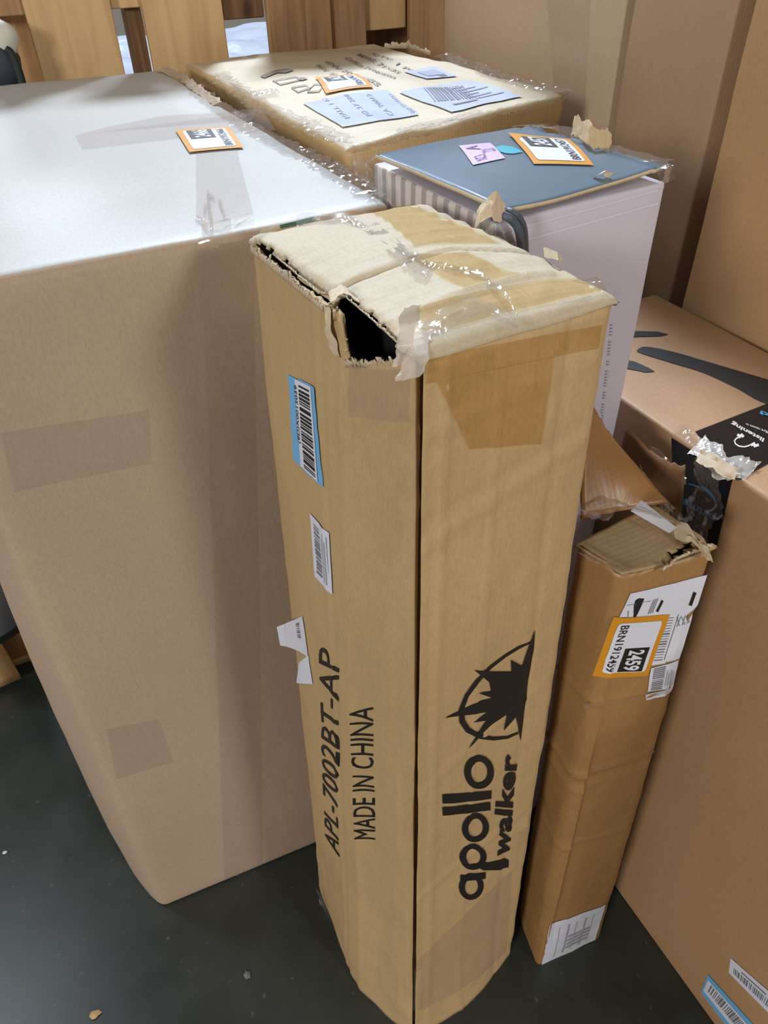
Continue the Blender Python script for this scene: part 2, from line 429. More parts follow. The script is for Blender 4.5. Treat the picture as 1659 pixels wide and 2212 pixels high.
def boxpart(name, parent, x0, y0, z0, x1, y1, z1, mat, bev=.003):
    mb = MB(); bx(mb, x0, y0, z0, x1, y1, z1, mat); o = mb.build(name, None)
    md = o.modifiers.new('bevel', 'BEVEL'); md.width = bev; md.segments = 2
    fin(o, parent, 40); return o
def tube(name, parent, pts, r, mat, seg=10, res=6):
    """round cord through points"""
    P = [Vector(p) for p in pts]; C = []
    for i in range(len(P) - 1):
        p0 = P[max(0, i - 1)]; p1 = P[i]; p2 = P[i + 1]; p3 = P[min(len(P) - 1, i + 2)]
        for k in range(res):
            t = k / res
            C.append(.5 * ((2 * p1) + (p2 - p0) * t + (2 * p0 - 5 * p1 + 4 * p2 - p3) * t * t + (3 * p1 - p0 - 3 * p2 + p3) * t ** 3))
    C.append(P[-1]); V = []; Fc = []; ref = Vector((.3, .2, 1)).normalized()
    for i, c in enumerate(C):
        t = (C[min(len(C) - 1, i + 1)] - C[max(0, i - 1)]).normalized(); a = t.cross(ref).normalized(); b = t.cross(a)
        for k in range(seg):
            an = 2 * math.pi * k / seg; V.append(c + (a * math.cos(an) + b * math.sin(an)) * r)
    for i in range(len(C) - 1):
        for k in range(seg):
            a = i * seg + k; b = i * seg + (k + 1) % seg; Fc.append((a, b, b + seg, a + seg))
    Fc.append(list(range(seg))[::-1]); Fc.append([len(V) - seg + k for k in range(seg)])
    return link(name, V, Fc, [mat], parent, None, 60)

# ================================================================== THE SETTING
fm, nt, p = newmat('polished_concrete'); L = nt.links.new
tc = nd(nt, 'ShaderNodeTexCoord'); n1 = nd(nt, 'ShaderNodeTexNoise'); n1.inputs['Scale'].default_value = 3; n1.inputs['Detail'].default_value = 9; n1.inputs['Roughness'].default_value = .65
L(tc.outputs['Object'], n1.inputs['Vector'])
r = nd(nt, 'ShaderNodeValToRGB'); e = r.color_ramp.elements
e[0].position = .3; e[0].color = (*srgb((34, 39, 36)), 1); e[1].position = .75; e[1].color = (*srgb((60, 66, 61)), 1)
L(n1.outputs['Fac'], r.inputs[0])
n2 = nd(nt, 'ShaderNodeTexNoise'); n2.inputs['Scale'].default_value = 55; n2.inputs['Detail'].default_value = 6; L(tc.outputs['Object'], n2.inputs['Vector'])
r2 = nd(nt, 'ShaderNodeValToRGB'); e = r2.color_ramp.elements; e[0].position = .66; e[0].color = (0, 0, 0, 1); e[1].position = .8; e[1].color = (.25, .25, .23, 1)
L(n2.outputs['Fac'], r2.inputs[0]); ad = nd(nt, 'ShaderNodeMix', data_type='RGBA', blend_type='ADD'); ad.inputs[0].default_value = .35
L(r.outputs[0], ad.inputs[6]); L(r2.outputs[0], ad.inputs[7]); L(ad.outputs[2], p.inputs['Base Color'])
mr = nd(nt, 'ShaderNodeMapRange'); mr.inputs[3].default_value = .20; mr.inputs[4].default_value = .38; L(n1.outputs['Fac'], mr.inputs[0]); L(mr.outputs[0], p.inputs['Roughness'])
b = nd(nt, 'ShaderNodeBump'); b.inputs['Distance'].default_value = .0006; L(n1.outputs['Fac'], b.inputs['Height']); L(b.outputs[0], p.inputs['Normal'])
mb = MB(); bx(mb, -7, -7, -.1, 8, 9, 0, fm); fl = mb.build('floor'); fl['kind'] = 'structure'

# ================================================================== LARGE BOX, LEFT
KR_L = board('kraft_greyish', (168, 147, 127), 'Z', .05, .0010, corr=.00003)
ZL = 1.32
LB = thing('cardboard_box', 'largest carton at left with brightly lit taped top and plain grey-brown front', 'box', (.13, 1.4, 0))
LT = board('kraft_lit_top', (172, 169, 163), 'X', .03, .0004, .5, corr=.00001)  # same kraft as the front, lamp glare put into the colour as a paler tone
def defL(p, u, t, q, n):
    # the left side swells outwards behind its front edge
    if u < .5:
        k = max(0, 1 - u / .12); bl = min(1, t / .06)
        p = p + Vector((-.045, 0, 0)) * k * bl * (.55 + .45 * math.sin(math.pi * min(1, q + .15)))
        g = math.exp(-((t - .045) / .008) ** 2) * k * (1 if q < .6 else 0)
        p = p + Vector((.008, 0, 0)) * g
    if q > .97: p = p + Vector((0, 0, .006 * math.sin(math.pi * u) * math.sin(math.pi * t)))
    return p
c8 = [(-.149, .819, 0), (.40, .79, 0), (.40, 2.03, 0), (-.20, 2.0, 0),
      (-.122, .824, ZL), (.414, .838, ZL), (.402, 1.995, ZL), (-.16, 2.0, ZL)]
lbody = cube_grid(c8, (.03, .03, .03), .012, .0025, 5, 1, KR_L, 'body', LB, deform=defL)
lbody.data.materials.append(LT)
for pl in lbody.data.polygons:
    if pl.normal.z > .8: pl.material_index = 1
BL_ = bvh_of(lbody)
LF = Face((.14, .825, .7), (-.0, -1, 0), BL_)
LTop = Face((.14, 1.4, ZL), (0, 0, 1), BL_)
mb = MB(); patch(mb, LTop, [(163, 302), (345, 255), (560, 235), (545, 262)], .0012, CLEAR)
patch(mb, LTop, [(165, 303), (180, 330), (595, 282), (565, 240)], .0014, CLEAR)
mb.build('tape', LB, 30)
mb = MB(); patch(mb, LTop, [(425, 335), (512, 328), (548, 466), (424, 492)], .0016, CLEAR, jag=.01); mb.build('tape', LB, 30)
mb = MB(); patch(mb, LF, [(432, 505), (548, 472), (562, 1945), (484, 1988)], .0012, CLEAR); mb.build('tape', LB, 30)
for q in ([(0, 935), (322, 885), (325, 1000), (30, 1062)], [(228, 1572), (340, 1548), (372, 1638), (250, 1678)], [(345, 1962), (452, 1935), (468, 1982), (365, 2012)]):
    mb = MB(); patch(mb, LF, q, .001, CLEAR); mb.build('tape', LB, 30)
mb = MB(); patch(mb, LF, [(612, 494), (690, 477), (691, 484), (614, 500)], .0012, plain('green_print', (38, 92, 62), .6)); mb.build('printed_strip', LB)['label'] = 'dark green printed strip'
sticker(LB, LTop, [(527, 326), (496, 281), (381, 291), (411, 339)], '2466', 'orange bordered white sticker', .003)
# crumpled film along the right edge and over the front edge
e0 = on(425, 190, 'z', ZL); e1 = on(560, 285, 'z', ZL); e2 = on(700, 350, 'z', ZL); e3 = on(835, 432, 'z', ZL)
ribbon('film_wrap', LB, [e0 + Vector((-.012, 0, .004)), e1 + Vector((-.012, 0, .004)), e2 + Vector((-.012, 0, .004)), e3 + Vector((-.01, 0, .004))], (1, 0, .1), .035, 90, .0022, WRAP, 3)
ribbon('film_wrap', LB, [on(765, 350, 'z', ZL + .02), on(800, 385, 'z', ZL + .02), on(840, 430, 'z', ZL + .01)], (.4, .2, .8), .02, 26, .002, WRAP, 5)
for k, pp in enumerate((((450, 412), (452, 450), (459, 496)), ((424, 468), (438, 478), (448, 495)), ((455, 420), (462, 432)), ((474, 430), (478, 448), (486, 468)), ((506, 482), (520, 470), (540, 461)), ((444, 440), (442, 462)))):
    ribbon('film_wrap', LB, [on(x, y, 'z', ZL + .004) for x, y in pp], (1, .2, .3), .005, 8, .0012, WRAP, 8 + k, 3)
ribbon('film_wrap', LB, [on(436, 500, 'y', .822), on(500, 488, 'y', .822)], (0, -.2, 1), .016, 16, .0015, WRAP, 9)
ribbon('torn_ridge', LB, [on(350, 148, 'z', ZL + .006), on(395, 166, 'z', ZL + .004), on(425, 192, 'z', ZL + .004), on(470, 225, 'z', ZL + .002)], (1, .3, .2), .022, 36, .002, KR_L, 12, 3, 50)

# ================================================================== TALL DAMAGED BOX, CENTRE
KR_A = board('kraft_golden', (180, 153, 112), 'Z', .07, .0016, .62, stain=.18, corr=.00005)
KR_T = board('kraft_inner', (184, 170, 144), 'Y', .06, .0012, .7)
PALE = board('torn_paper', (196, 178, 152), 'Z', .16, .003, .8)
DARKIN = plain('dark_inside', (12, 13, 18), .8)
ZA = 1.35
AB = thing('cardboard_box', 'tall narrow carton standing in front, torn open at its top corner, black rayed half-circle logo', 'box', (.30, .57, 0))
AT = [Vector((.199, .722, 0)), Vector((.209, .548, 0)), Vector((.230, .424, 0)), Vector((.418, .437, 0)), Vector((.398, .728, 0))]
ABt = [Vector((.159, .715, 0)), Vector((.150, .525, 0)), Vector((.212, .389, 0)), Vector((.448, .424, 0)), Vector((.42, .715, 0))]
# creases: (edge, centre along, zc, slope, depth, width)
def dA(i, s, z, p):
    d = .0022 * N3(p, 7, 2) + .0009 * N3(p, 30, 4)
    if i == 1 and s > .95: d -= .001
    if i == 2 and (0 <= s < .03 or s == -2): d += .0005
    if i == 2 and s == -1: d -= .022
    if i == 2 and s > 0:
        for zc, sl, a, wd in ((1.165, .05, .0030, .004), (1.19, .04, -.0018, .006), (.78, .09, .0018, .005), (.52, .05, .0022, .006), (1.28, .02, .0022, .005)):
            d += a * math.exp(-((z - (zc + sl * s)) / wd) ** 2)
        d += .006 * math.exp(-((s - 1) / .1) ** 2 - ((z - .52) / .012) ** 2)
        for sc, a, wd in ((.12, .0016, .01), (.42, .0012, .006), (.8, -.0016, .01)):
            d += a * math.exp(-((s - sc) / wd * .4) ** 2)
    if i == 1 and s > 0:
        d += .0022 * math.sin(s * 9 + z * 2) * .6 + .0016 * math.exp(-((s - .78) / .05) ** 2) * math.sin(z * 11)
        if z > 1.2: d += .0020 * N3(p, 55, 6)
    if i == 0 and s > .6: d += .0014 * math.exp(-((s - .9) / .04) ** 2)
    if i == 0 and s > .94: d -= .001
    if i == 1 and 0 <= s < .9: d += .0018 * math.exp(-((s - .1) / .05) ** 2)
    # swollen, rounded foot
    if z < .3:
        k = math.exp(-z / .09)
        if i == 2 and s > 0: d += .020 * k * math.sin(math.pi * min(1, s * 1.02))
        if i == 1 and s > 0: d += .007 * k * math.sin(math.pi * s)
        if i in (0, 1): d += .006 * math.exp(-((z - .10) / .05) ** 2) * (.4 + .6 * N3(p, 14, 8))
        d += .0025 * N3(p, 25, 9) * k
    return d
CUT = ((0, 0), (.13, -.002), (.17, -.044), (.34, -.034), (.5, -.027), (.66, -.018), (.80, -.011), (.86, -.003), (1, -.002))
def cutz(x):
    for (a, u), (b, v) in zip(CUT[:-1], CUT[1:]):
        if a <= x <= b: return lerp(u, v, (x - a) / (b - a))
    return 0
def tA(i, s, c):
    if i == 1 and s > 0: return cutz(s) + (.003 * N3(c, 120, 3) + .002 * N3(c, 300, 3)) * (1 if .16 < s < .86 else .4)
    if i == 0 and s > 0: return -.003 + .004 * N3(c, 80, 5) + .003 * N3(c, 260, 5)
    return -.002
abody = ring_wall(ABt, AT, 0, ZA - .004, 150, .0045, KR_A, 'body', AB, dA, rcs=(.008, .010, .0030, .008, .008), slit=2, topfn=tA)
BA = bvh_of(abody)
fl_, fr_ = AT[2], AT[3]
nF = Vector((fr_.y - fl_.y, -(fr_.x - fl_.x), 0)).normalized()
def faceplane(i):
    """mean plane of wall i, allowing for its lean"""
    j = (i + 1) % 5
    a = Vector((ABt[i].x, ABt[i].y, 0)); b = Vector((ABt[j].x, ABt[j].y, 0)); c = Vector((AT[i].x, AT[i].y, ZA)); d = Vector((AT[j].x, AT[j].y, ZA))
    n = ((b + d) / 2 - (a + c) / 2).cross((c + d) / 2 - (a + b) / 2).normalized()
    return (a + b + c + d) / 4, n
AFr = Face(*faceplane(2), BA); ACh = Face(*faceplane(1), BA); ALe = Face(*faceplane(0), BA)
# --- top panel with the torn corner
def inpoly(x, y, P):
    c = False; j = len(P) - 1
    for i in range(len(P)):
        if (P[i][1] > y) != (P[j][1] > y) and x < (P[j][0] - P[i][0]) * (y - P[i][1]) / (P[j][1] - P[i][1]) + P[i][0]: c = not c
        j = i
    return c
hole = [on(x, y, 'z', ZA) for x, y in ((560, 524), (590, 545), (634, 578), (655, 600), (688, 632), (712, 640), (748, 641), (776, 666), (806, 692), (845, 722), (862, 742), (862, 800), (700, 800), (600, 700), (530, 560), (535, 520))]
hole = [(v.x, v.y) for v in hole]
FLc, FRc, BRc, BLc = Vector((.229, .421, ZA)), Vector((.421, .434, ZA)), Vector((.400, .731, ZA)), Vector((.198, .725, ZA))
Sfr = Vector((.232, .422, ZA))
cr = [on(720, 640, 'z', ZA), on(980, 575, 'z', ZA), on(1310, 548, 'z', ZA)]
cr2 = [on(850, 708, 'z', ZA), on(1000, 662, 'z', ZA), on(1180, 610, 'z', ZA)]
def dline(p, A):
    best = 9
    for a, b in zip(A[:-1], A[1:]):
        t = max(0, min(1, (p - a).xy.dot((b - a).xy) / (b - a).xy.length_squared)); q = lerp(a, b, t)
        best = min(best, (p - q).xy.length)
    return best
NU, NV = 84, 100; V = []; idx = {}; Fc = []
for i in range(NU + 1):
    for j in range(NV + 1):
        u, v = i / NU, j / NV
        fr = lerp(FLc, FRc, u)
        p = lerp(fr, lerp(BLc, BRc, u), v)
        e = min(u * .22, (1 - u) * .22, v * .28, (1 - v) * .28)
        z = ZA + .002 + .015 * math.sin(math.pi * u) ** .7 * math.sin(math.pi * v) ** .7 + .0022 * N3(p, 22, 3) + .0008 * N3(p, 70, 2)
        if e < .01: z -= .007 * (1 - e / .01) ** 2
        z -= .0045 * math.exp(-(dline(p, cr) / .0035) ** 2)
        d2 = (p - cr2[0]).xy
        z += .004 * math.exp(-(dline(p, cr2) / .007) ** 2)
        z += .0012 * math.sin(v * 60 + 3 * u) * (1 if v > .5 and u > .45 else .35)
        p.z = z; V.append(p)
for i in range(NU):
    for j in range(NV):
        a = i * (NV + 1) + j; c = (V[a] + V[a + NV + 2]) / 2
        jx = .0022 * N3(c, 160, 1); jy = .0022 * N3(c, 160, 8)
        if inpoly(c.x + jx, c.y + jy, hole): continue
        Fc.append((a, a + NV + 1, a + NV + 2, a + 1))
used = sorted({k for f in Fc for k in f}); mp_ = {k: i for i, k in enumerate(used)}
atop = link('top_flap', [V[k] for k in used], [[mp_[k] for k in f] for f in Fc], [KR_T], None)
md = atop.modifiers.new('solid', 'SOLIDIFY'); md.thickness = .004; md.offset = -1
fin(atop, AB, 50)
BT = bvh_of(atop); AT_ = Face((.3, .57, ZA), (0, 0, 1), BT)
# dark contents below the hole
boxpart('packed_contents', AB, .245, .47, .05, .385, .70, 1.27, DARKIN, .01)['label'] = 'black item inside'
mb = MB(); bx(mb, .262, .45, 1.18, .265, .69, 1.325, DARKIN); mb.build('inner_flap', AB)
# ragged rims of the tear
hp = lambda x, y, z=ZA: on(x, y, 'z', z)
wl = lambda a, b, t, z: Vector((lerp(AT[a].x, AT[b].x, t), lerp(AT[a].y, AT[b].y, t), ZA + z))
torn('torn_edge', AB, [wl(1, 2, x, cutz(x) - .007) for x in (.17, .3, .45, .6, .72, .82)], (-.15, -.1, 1), .006, PALE, 2, 130, .002)
torn('torn_edge', AB, [wl(1, 2, .155, -.05), wl(1, 2, .15, -.03), wl(1, 2, .13, -.006)], (.2, -1, .1), .009, PALE, 3, 60, .002)
torn('torn_edge', AB, [wl(1, 2, .0, -.010), wl(1, 2, .13, -.010)], (.2, 0, 1), .008, KR_A, 4, 30, .002)
ribbon('torn_paper', AB, [wl(1, 2, .04, -.004) + Vector((-.003, 0, 0)), wl(1, 2, .09, -.022) + Vector((-.006, 0, 0)), wl(1, 2, .13, -.045) + Vector((-.003, 0, 0))], (.1, -1, .3), .011, 20, .002, PALE, 14, 4, 50)
torn('torn_edge', AB, [wl(0, 1, .03, -.010), wl(0, 1, .5, -.010), wl(0, 1, .97, -.010)], (.15, 0, 1), .006, PALE, 5, 200, .002)
torn('torn_edge', AB, [hp(590, 548, ZA - .002), hp(632, 583, ZA), hp(688, 632, ZA + .001), hp(748, 641, ZA + .002), hp(806, 690, ZA + .003), hp(860, 740, ZA)], (-.2, -.4, .5), .003, PALE, 7, 170, .0015)
ribbon('torn_paper', AB, [hp(712, 645, ZA + .008), hp(740, 628, ZA + .012), hp(775, 650, ZA + .008)], (.3, 1, 0), .016, 18, .0025, PALE, 4, 4, 50)
# strip of tape lifting from the corner
ribbon('tape_strip', AB, [hp(866, 790, ZA - .004), hp(875, 745, ZA + .006), hp(885, 700, ZA + .022), hp(890, 662, ZA + .048)], (1, -.1, 0), .013, 20, .0015, film('whitish_tape', (.85, .8, .76), .03, .3, .002, 30, (1, 1, 1), .5, (.72, .66, .6)), 6, 5, 50)
ribbon('tape_strip', AB, [hp(880, 820, ZA - .01), hp(895, 770, ZA + .001), hp(915, 715, ZA + .009)], (1, -.1, 0), .018, 20, .0012, MATS['whitish_tape'], 16, 6, 50)
# amber tape on the top
mb = MB(); patch(mb, AT_, [(788, 456), (885, 449), (1082, 552), (895, 574)], .0012, TAPE); mb.build('tape', atop, 40)
mb = MB(); patch(mb, AT_, [(875, 592), (990, 576), (1120, 628), (1000, 662)], .0012, TAPE); mb.build('tape', atop, 40)
mb = MB(); patch(mb, AT_, [(893, 745), (900, 694), (1290, 600), (1318, 632)], .0012, TAPE); mb.build('tape', atop, 40)
mb = MB(); patch(mb, AT_, [(560, 505), (595, 508), (785, 462), (760, 456)], .0012, TAPE); mb.build('tape', atop, 40)
ribbon('film_wrap', atop, [hp(735, 462, ZA + .008), hp(830, 520, ZA + .016), hp(925, 570, ZA + .016), hp(1040, 592, ZA + .016), hp(1095, 640, ZA + .013), hp(1120, 690, ZA + .007)], (.5, .9, 0), .016, 120, .0016, WRAP, 21, 5)
ribbon('film_wrap', atop, [hp(640, 478, ZA + .006), hp(735, 468, ZA + .010), hp(800, 500, ZA + .014)], (.3, .9, 0), .03, 40, .0015, WRAP, 26, 6)
ribbon('film_wrap', atop, [hp(910, 720, ZA + .008), hp(960, 690, ZA + .012), hp(1040, 665, ZA + .013), hp(1110, 690, ZA + .007)], (.3, .9, 0), .035, 40, .0018, WRAP, 27, 6)
ribbon('film_wrap', atop, [hp(1120, 690, ZA - .0) + Vector((0, -.002, -.006)), hp(1110, 730, ZA - .03) + Vector((0, .012, 0)), hp(1070, 860, ZA - .09) + Vector((0, .045, 0))], (1, 0, 0), .010, 40, .0012, WRAP, 28, 4) if 0 else None
ribbon('film_wrap', atop, [hp(800, 490, ZA + .012), hp(880, 560, ZA + .017), hp(930, 590, ZA + .016)], (.7, .7, 0), .03, 40, .0018, WRAP, 22, 6)
ribbon('film_wrap', atop, [hp(920, 735, ZA + .004), hp(1080, 690, ZA + .004), hp(1200, 665, ZA + .004), hp(1325, 636, ZA + .004)], (.1, -.7, .6), .020, 110, .0016, WRAP, 23, 6)
ribbon('film_wrap', atop, [hp(1235, 610, ZA + .003), hp(1300, 622, ZA + .004), hp(1330, 645, ZA - .002)], (.8, -.3, .5), .016, 26, .0018, WRAP, 24, 5)
ribbon('film_wrap', atop, [hp(545, 530, ZA), hp(560, 508, ZA + .004), hp(600, 492, ZA + .004)], (.5, -.5, .8), .014, 24, .0018, WRAP, 25, 5)
ribbon('torn_paper', atop, [hp(1175, 545, ZA + .010), hp(1205, 552, ZA + .014), hp(1215, 565, ZA + .008)], (.5, 1, .5), .012, 8, .001, KR_T, 44, 3, 50)
# front tape
mb = MB(); patch(mb, AFr, [(925, 775), (1312, 694), (1304, 745), (922, 832)], .0012, TAPE); mb.build('tape', AB, 40)
mb = MB(); patch(mb, AFr, [(945, 826), (1195, 768), (1168, 958), (1015, 972)], .0014, TAPE); mb.build('tape', AB, 40)
mb = MB(); patch(mb, AFr, [(897, 2070), (1108, 1880), (1096, 2058), (893, 2185)], .0014, CLEAR); mb.build('tape', AB, 40)
mb = MB(); patch(mb, ACh, [(742, 800), (898, 790), (897, 905), (742, 905)], .0014, CLEAR); mb.build('tape', AB, 40)
ribbon('film_wrap', AB, [on(692, 1930, 'x', .150), on(735, 2060, 'x', .155), on(755, 2100, 'x', .165)], (.2, -1, 0), .03, 30, .0025, WRAP, 31, 6)

# --- prints
mb = MB(); o_ = .0011
c7 = lambda x, y: (600 + x / 2.426, 1300 + y / 2.426)
def ring7(cx, cy, rx, ry, wx, wy, rot=0, n=32):
    pts = []; a_ = math.radians(rot)
    vs = []; fs = []
    for k in range(n):
        t = 2 * math.pi * k / n
        for rr, ss in ((rx, ry), (rx - wx, ry - wy)):
            x, y = rr * math.cos(t), ss * math.sin(t); X = cx + x * math.cos(a_) - y * math.sin(a_); Y = cy + x * math.sin(a_) + y * math.cos(a_)
            vs.append(AFr.drop(AFr.at(*c7(X, Y)), o_))
    for k in range(n):
        q = [2 * k, 2 * k + 1, (2 * k + 3) % (2 * n), (2 * k + 2) % (2 * n)]
        if (vs[q[1]] - vs[q[0]]).cross(vs[q[2]] - vs[q[0]]).dot(AFr.n) < 0: q.reverse()
        fs.append(q)
    mb.add(vs, fs, INK)
P7 = lambda pts: poly(mb, AFr, [c7(*p) for p in pts], o_, INK)
ring7(1052, 888, 77, 88, 34, 34, 4)                       # o
P7([(859, 1005), (1117, 985), (1118, 1030), (861, 1053)])   # l
P7([(858, 1070), (1112, 1047), (1113, 1090), (859, 1113)])  # l
ring7(1033, 1180, 72, 78, 32, 30, 4)                      # o
ring7(1022, 1335, 70, 68, 32, 27, 4)                      # p bowl
P7([(1010, 1372), (1110, 1362), (1190, 1346), (1210, 1352), (1210, 1392), (1170, 1406), (1075, 1404)])  # p stem
ring7(1013, 1490, 66, 70, 30, 27, 4)                      # a
P7([(955, 1430), (1088, 1415), (1088, 1450), (955, 1462)])
text(mb, AFr, [c7(1212, 1338), c7(1262, 796), c7(1192, 790), c7(1150, 1330)], 'walker', o_, INK, (0, 0, 1, 1.45), .035)
P7([(1343, 140), (1336, 250), (1312, 400), (1290, 570), (1271, 728), (1244, 600), (1182, 672), (1194, 585), (1120, 640), (998, 768), (1090, 622), (1028, 634), (1098, 578), (1035, 590), (880, 616), (1065, 520), (1125, 505), (1050, 478), (1118, 468), (1108, 420), (1030, 358), (1130, 364), (1222, 362), (1218, 300), (1276, 330), (1308, 230)])
arc = [(1325, 205), (1260, 232), (1190, 280), (1110, 345), (1045, 415), (992, 495), (966, 570), (970, 630), (1000, 675), (1060, 703), (1130, 715), (1200, 706), (1256, 682)]
stroke(mb, AFr, [c7(*p) for p in arc], [4, 6, 6, 7, 8, 9, 10, 13, 13, 11, 8, 6, 5], o_, INK)
lg = mb.build('printed_logo', AB); lg['label'] = 'black printed wordmark and starburst logo'
mb = MB()
text(mb, ACh, [(810, 1815), (806, 1528), (757, 1530), (770, 1812)], 'MADE IN CHINA', o_, INK, bold=.0, shear=.14)
mb.build('printed_text', AB)['label'] = 'black printed country of origin'
mb = MB()
text(mb, ALe, [(735, 1852), (730, 1395), (688, 1400), (703, 1830)], 'APL-7002BT-AP', o_, INK, bold=.004, shear=.4)
mb.build('printed_text', AB)['label'] = 'black printed model code'
# --- labels on the left side
mb = MB(); q = [(697, 1055), (678, 838), (626, 808), (638, 992)]   # s upwards, t leftwards
patch(mb, ALe, q, .0014, BLUE, 0, 0, 1, 1, jag=.01); patch(mb, ALe, q, .0019, WHITE, .02, .14, .99, .72)
bars(mb, ALe, q, .0024, INK, (.05, .2, .95, .58), 22, 4); text(mb, ALe, q, '(9D)X0012039', .0024, INK, (.3, .62, .93, .74), .01)
mb.build('barcode_label', AB)['label'] = 'torn white and blue barcode label'
mb = MB(); q = [(715, 1285), (706, 1152), (670, 1108), (680, 1245)]
patch(mb, ALe, q, .0014, WHITE); bars(mb, ALe, q, .0019, GREY, (.12, .5, .92, .82), 18, 9)
for k in range(4): patch(mb, ALe, q, .0019, GREY, .1, .1 + .09 * k, .9 - .1 * (k % 2), .12 + .09 * k)
mb.build('barcode_label', AB)['label'] = 'small white barcode label'
mb = MB(); q = [(668, 1420), (655, 1330), (625, 1345), (632, 1385)]
patch(mb, ALe, q, .0014, WHITE, curl=lambda s, t: .018 * t * t); patch(mb, ALe, [(676, 1478), (668, 1415), (662, 1425), (655, 1470)], .0014, WHITE, curl=lambda s, t: .010 * t)
bars(mb, ALe, q, .004, GREY, (.45, .2, .9, .5), 7, 2)
mb.build('peeling_label', AB)['label'] = 'white paper label peeling off'

# ================================================================== SMALL NARROW BOX, RIGHT
KR_S = board('kraft_brown', (152, 116, 73), 'Z', .07, .0018, .42, stain=.2, corr=.00004)
ZS = 1.03
SB = thing('cardboard_box', 'slim brown carton with orange-bordered sticker, between the tall torn carton and the huge one', 'box', (.54, .43, 0))
ST = [Vector((.462, .476, 0)), Vector((.478, .413, 0)), Vector((.596, .396, 0)), Vector((.590, .492, 0))]
SBt = [Vector((.500, .480, 0)), Vector((.480, .383, 0)), Vector((.622, .368, 0)), Vector((.615, .47, 0))]
def dS(i, s, z, p):
    d = .0025 * N3(p, 8, 12) + .001 * N3(p, 35, 14)
    for zc, zr, a, wd in ((.811, .782, .0030, .004), (.652, .641, .0034, .005), (.632, .620, -.003, .006), (.612, .600, .0022, .003), (.455, .437, .0030, .004), (.74, .735, .0012, .02)):
        zz = lerp(zc, zr, max(0, s)) if i == 1 else zc
        if i in (0, 1): d += a * math.exp(-((z - zz) / wd) ** 2)
    if i == 0 or (i == 1 and s < 0): d += .007 * math.sin(math.pi * min(1, z / .95)) * (max(0, s) if i == 0 else 1)
    if i == 1 and s > .2: d += .002 * math.sin(math.pi * min(1, z / .6))
    return d
sbody = ring_wall(SBt, ST, 0, ZS, 150, .006, KR_S, 'body', SB, dS, rc=.01, topfn=lambda i, s, c: (.004 * N3(c, 90, 2) - .002 if i in (1, 2) else 0))
BS = bvh_of(sbody)
a, b_, c_, d_ = Vector((*SBt[1].xy, 0)), Vector((*SBt[2].xy, 0)), Vector((*ST[1].xy, ZS)), Vector((*ST[2].xy, ZS))
SF = Face((a + b_ + c_ + d_) / 4, (b_ + d_ - a - c_).cross(c_ + d_ - a - b_), BS, .004)
# creased, torn top flap
V = []; Fc = []; nu, nv = 28, 22
for i in range(nu + 1):
    for j in range(nv + 1):
        u, v = i / nu, j / nv
        p = lerp(lerp(Vector((*ST[1].xy, 0)), Vector((*ST[2].xy, 0)), u), lerp(Vector((*ST[0].xy, 0)), Vector((*ST[3].xy, 0)), u), v)
        p.z = ZS + .002 + .0015 * N3(p, 30, 5) - .006 * math.exp(-((v - .02 - .2 * max(0, u - .5)) / .05) ** 2) * (1 if u > .45 else 0) + .006 * max(0, u - .8) * (1 - v) * 5
        V.append(p)
for i in range(nu):
    for j in range(nv):
        u, v = i / nu, j / nv
        if abs(v - .09 - .35 * max(0, u - .6)) < .035 + .02 * math.sin(i * 1.7) and .56 < u < .93: continue
        a = i * (nv + 1) + j; Fc.append((a, a + nv + 1, a + nv + 2, a + 1))
for (xa, ya), (xb, yb), wd_ in (((1262, 1527), (1440, 1490), .010), ((1236, 1678), (1412, 1622), .006)):
    A_, B_ = SF.drop(SF.at(xa, ya), .003), SF.drop(SF.at(xb, yb), .003)
    ribbon('film_wrap', SB, [A_, (A_ + B_) / 2 + SF.n * .001, B_], (0, -.2, 1), wd_, 30, .0010, WRAP, int(xa), 4)
st = link('top_flap', V, Fc, [board('kraft_flap', (160, 138, 104), 'Y', .05, .0012)], None)
md = st.modifiers.new('solid', 'SOLIDIFY'); md.thickness = .0035; md.offset = -1; fin(st, SB, 50)
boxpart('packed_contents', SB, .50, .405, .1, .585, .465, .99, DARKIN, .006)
q2 = lambda x, y, z: on(x, y, 'z', z)
torn('torn_edge', SB, [q2(1430, 1232, ZS), q2(1460, 1205, ZS + .004), q2(1500, 1190, ZS + .004), q2(1535, 1180, ZS + .003)], (0, -.2, 1), .007, PALE, 12, 50)
ribbon('torn_paper', SB, [q2(1455, 1150, ZS + .005), q2(1490, 1155, ZS + .016), q2(1515, 1185, ZS + .012), q2(1535, 1200, ZS + .004)], (.5, .9, .2), .022, 18, .003, PALE, 13, 4, 50)
ribbon('film_wrap', SB, [q2(1252, 1195, ZS), q2(1300, 1222, ZS + .002), q2(1352, 1242, ZS)], (.3, -1, .3), .014, 40, .002, WRAP, 14, 5)
ribbon('tape_edge', SB, [q2(1252, 1178, ZS + .006), q2(1300, 1208, ZS + .006), q2(1355, 1232, ZS + .006)], (.3, -1, .3), .008, 24, .0008, plain('edge_brown', (96, 74, 52), .5), 15, 3, 50)
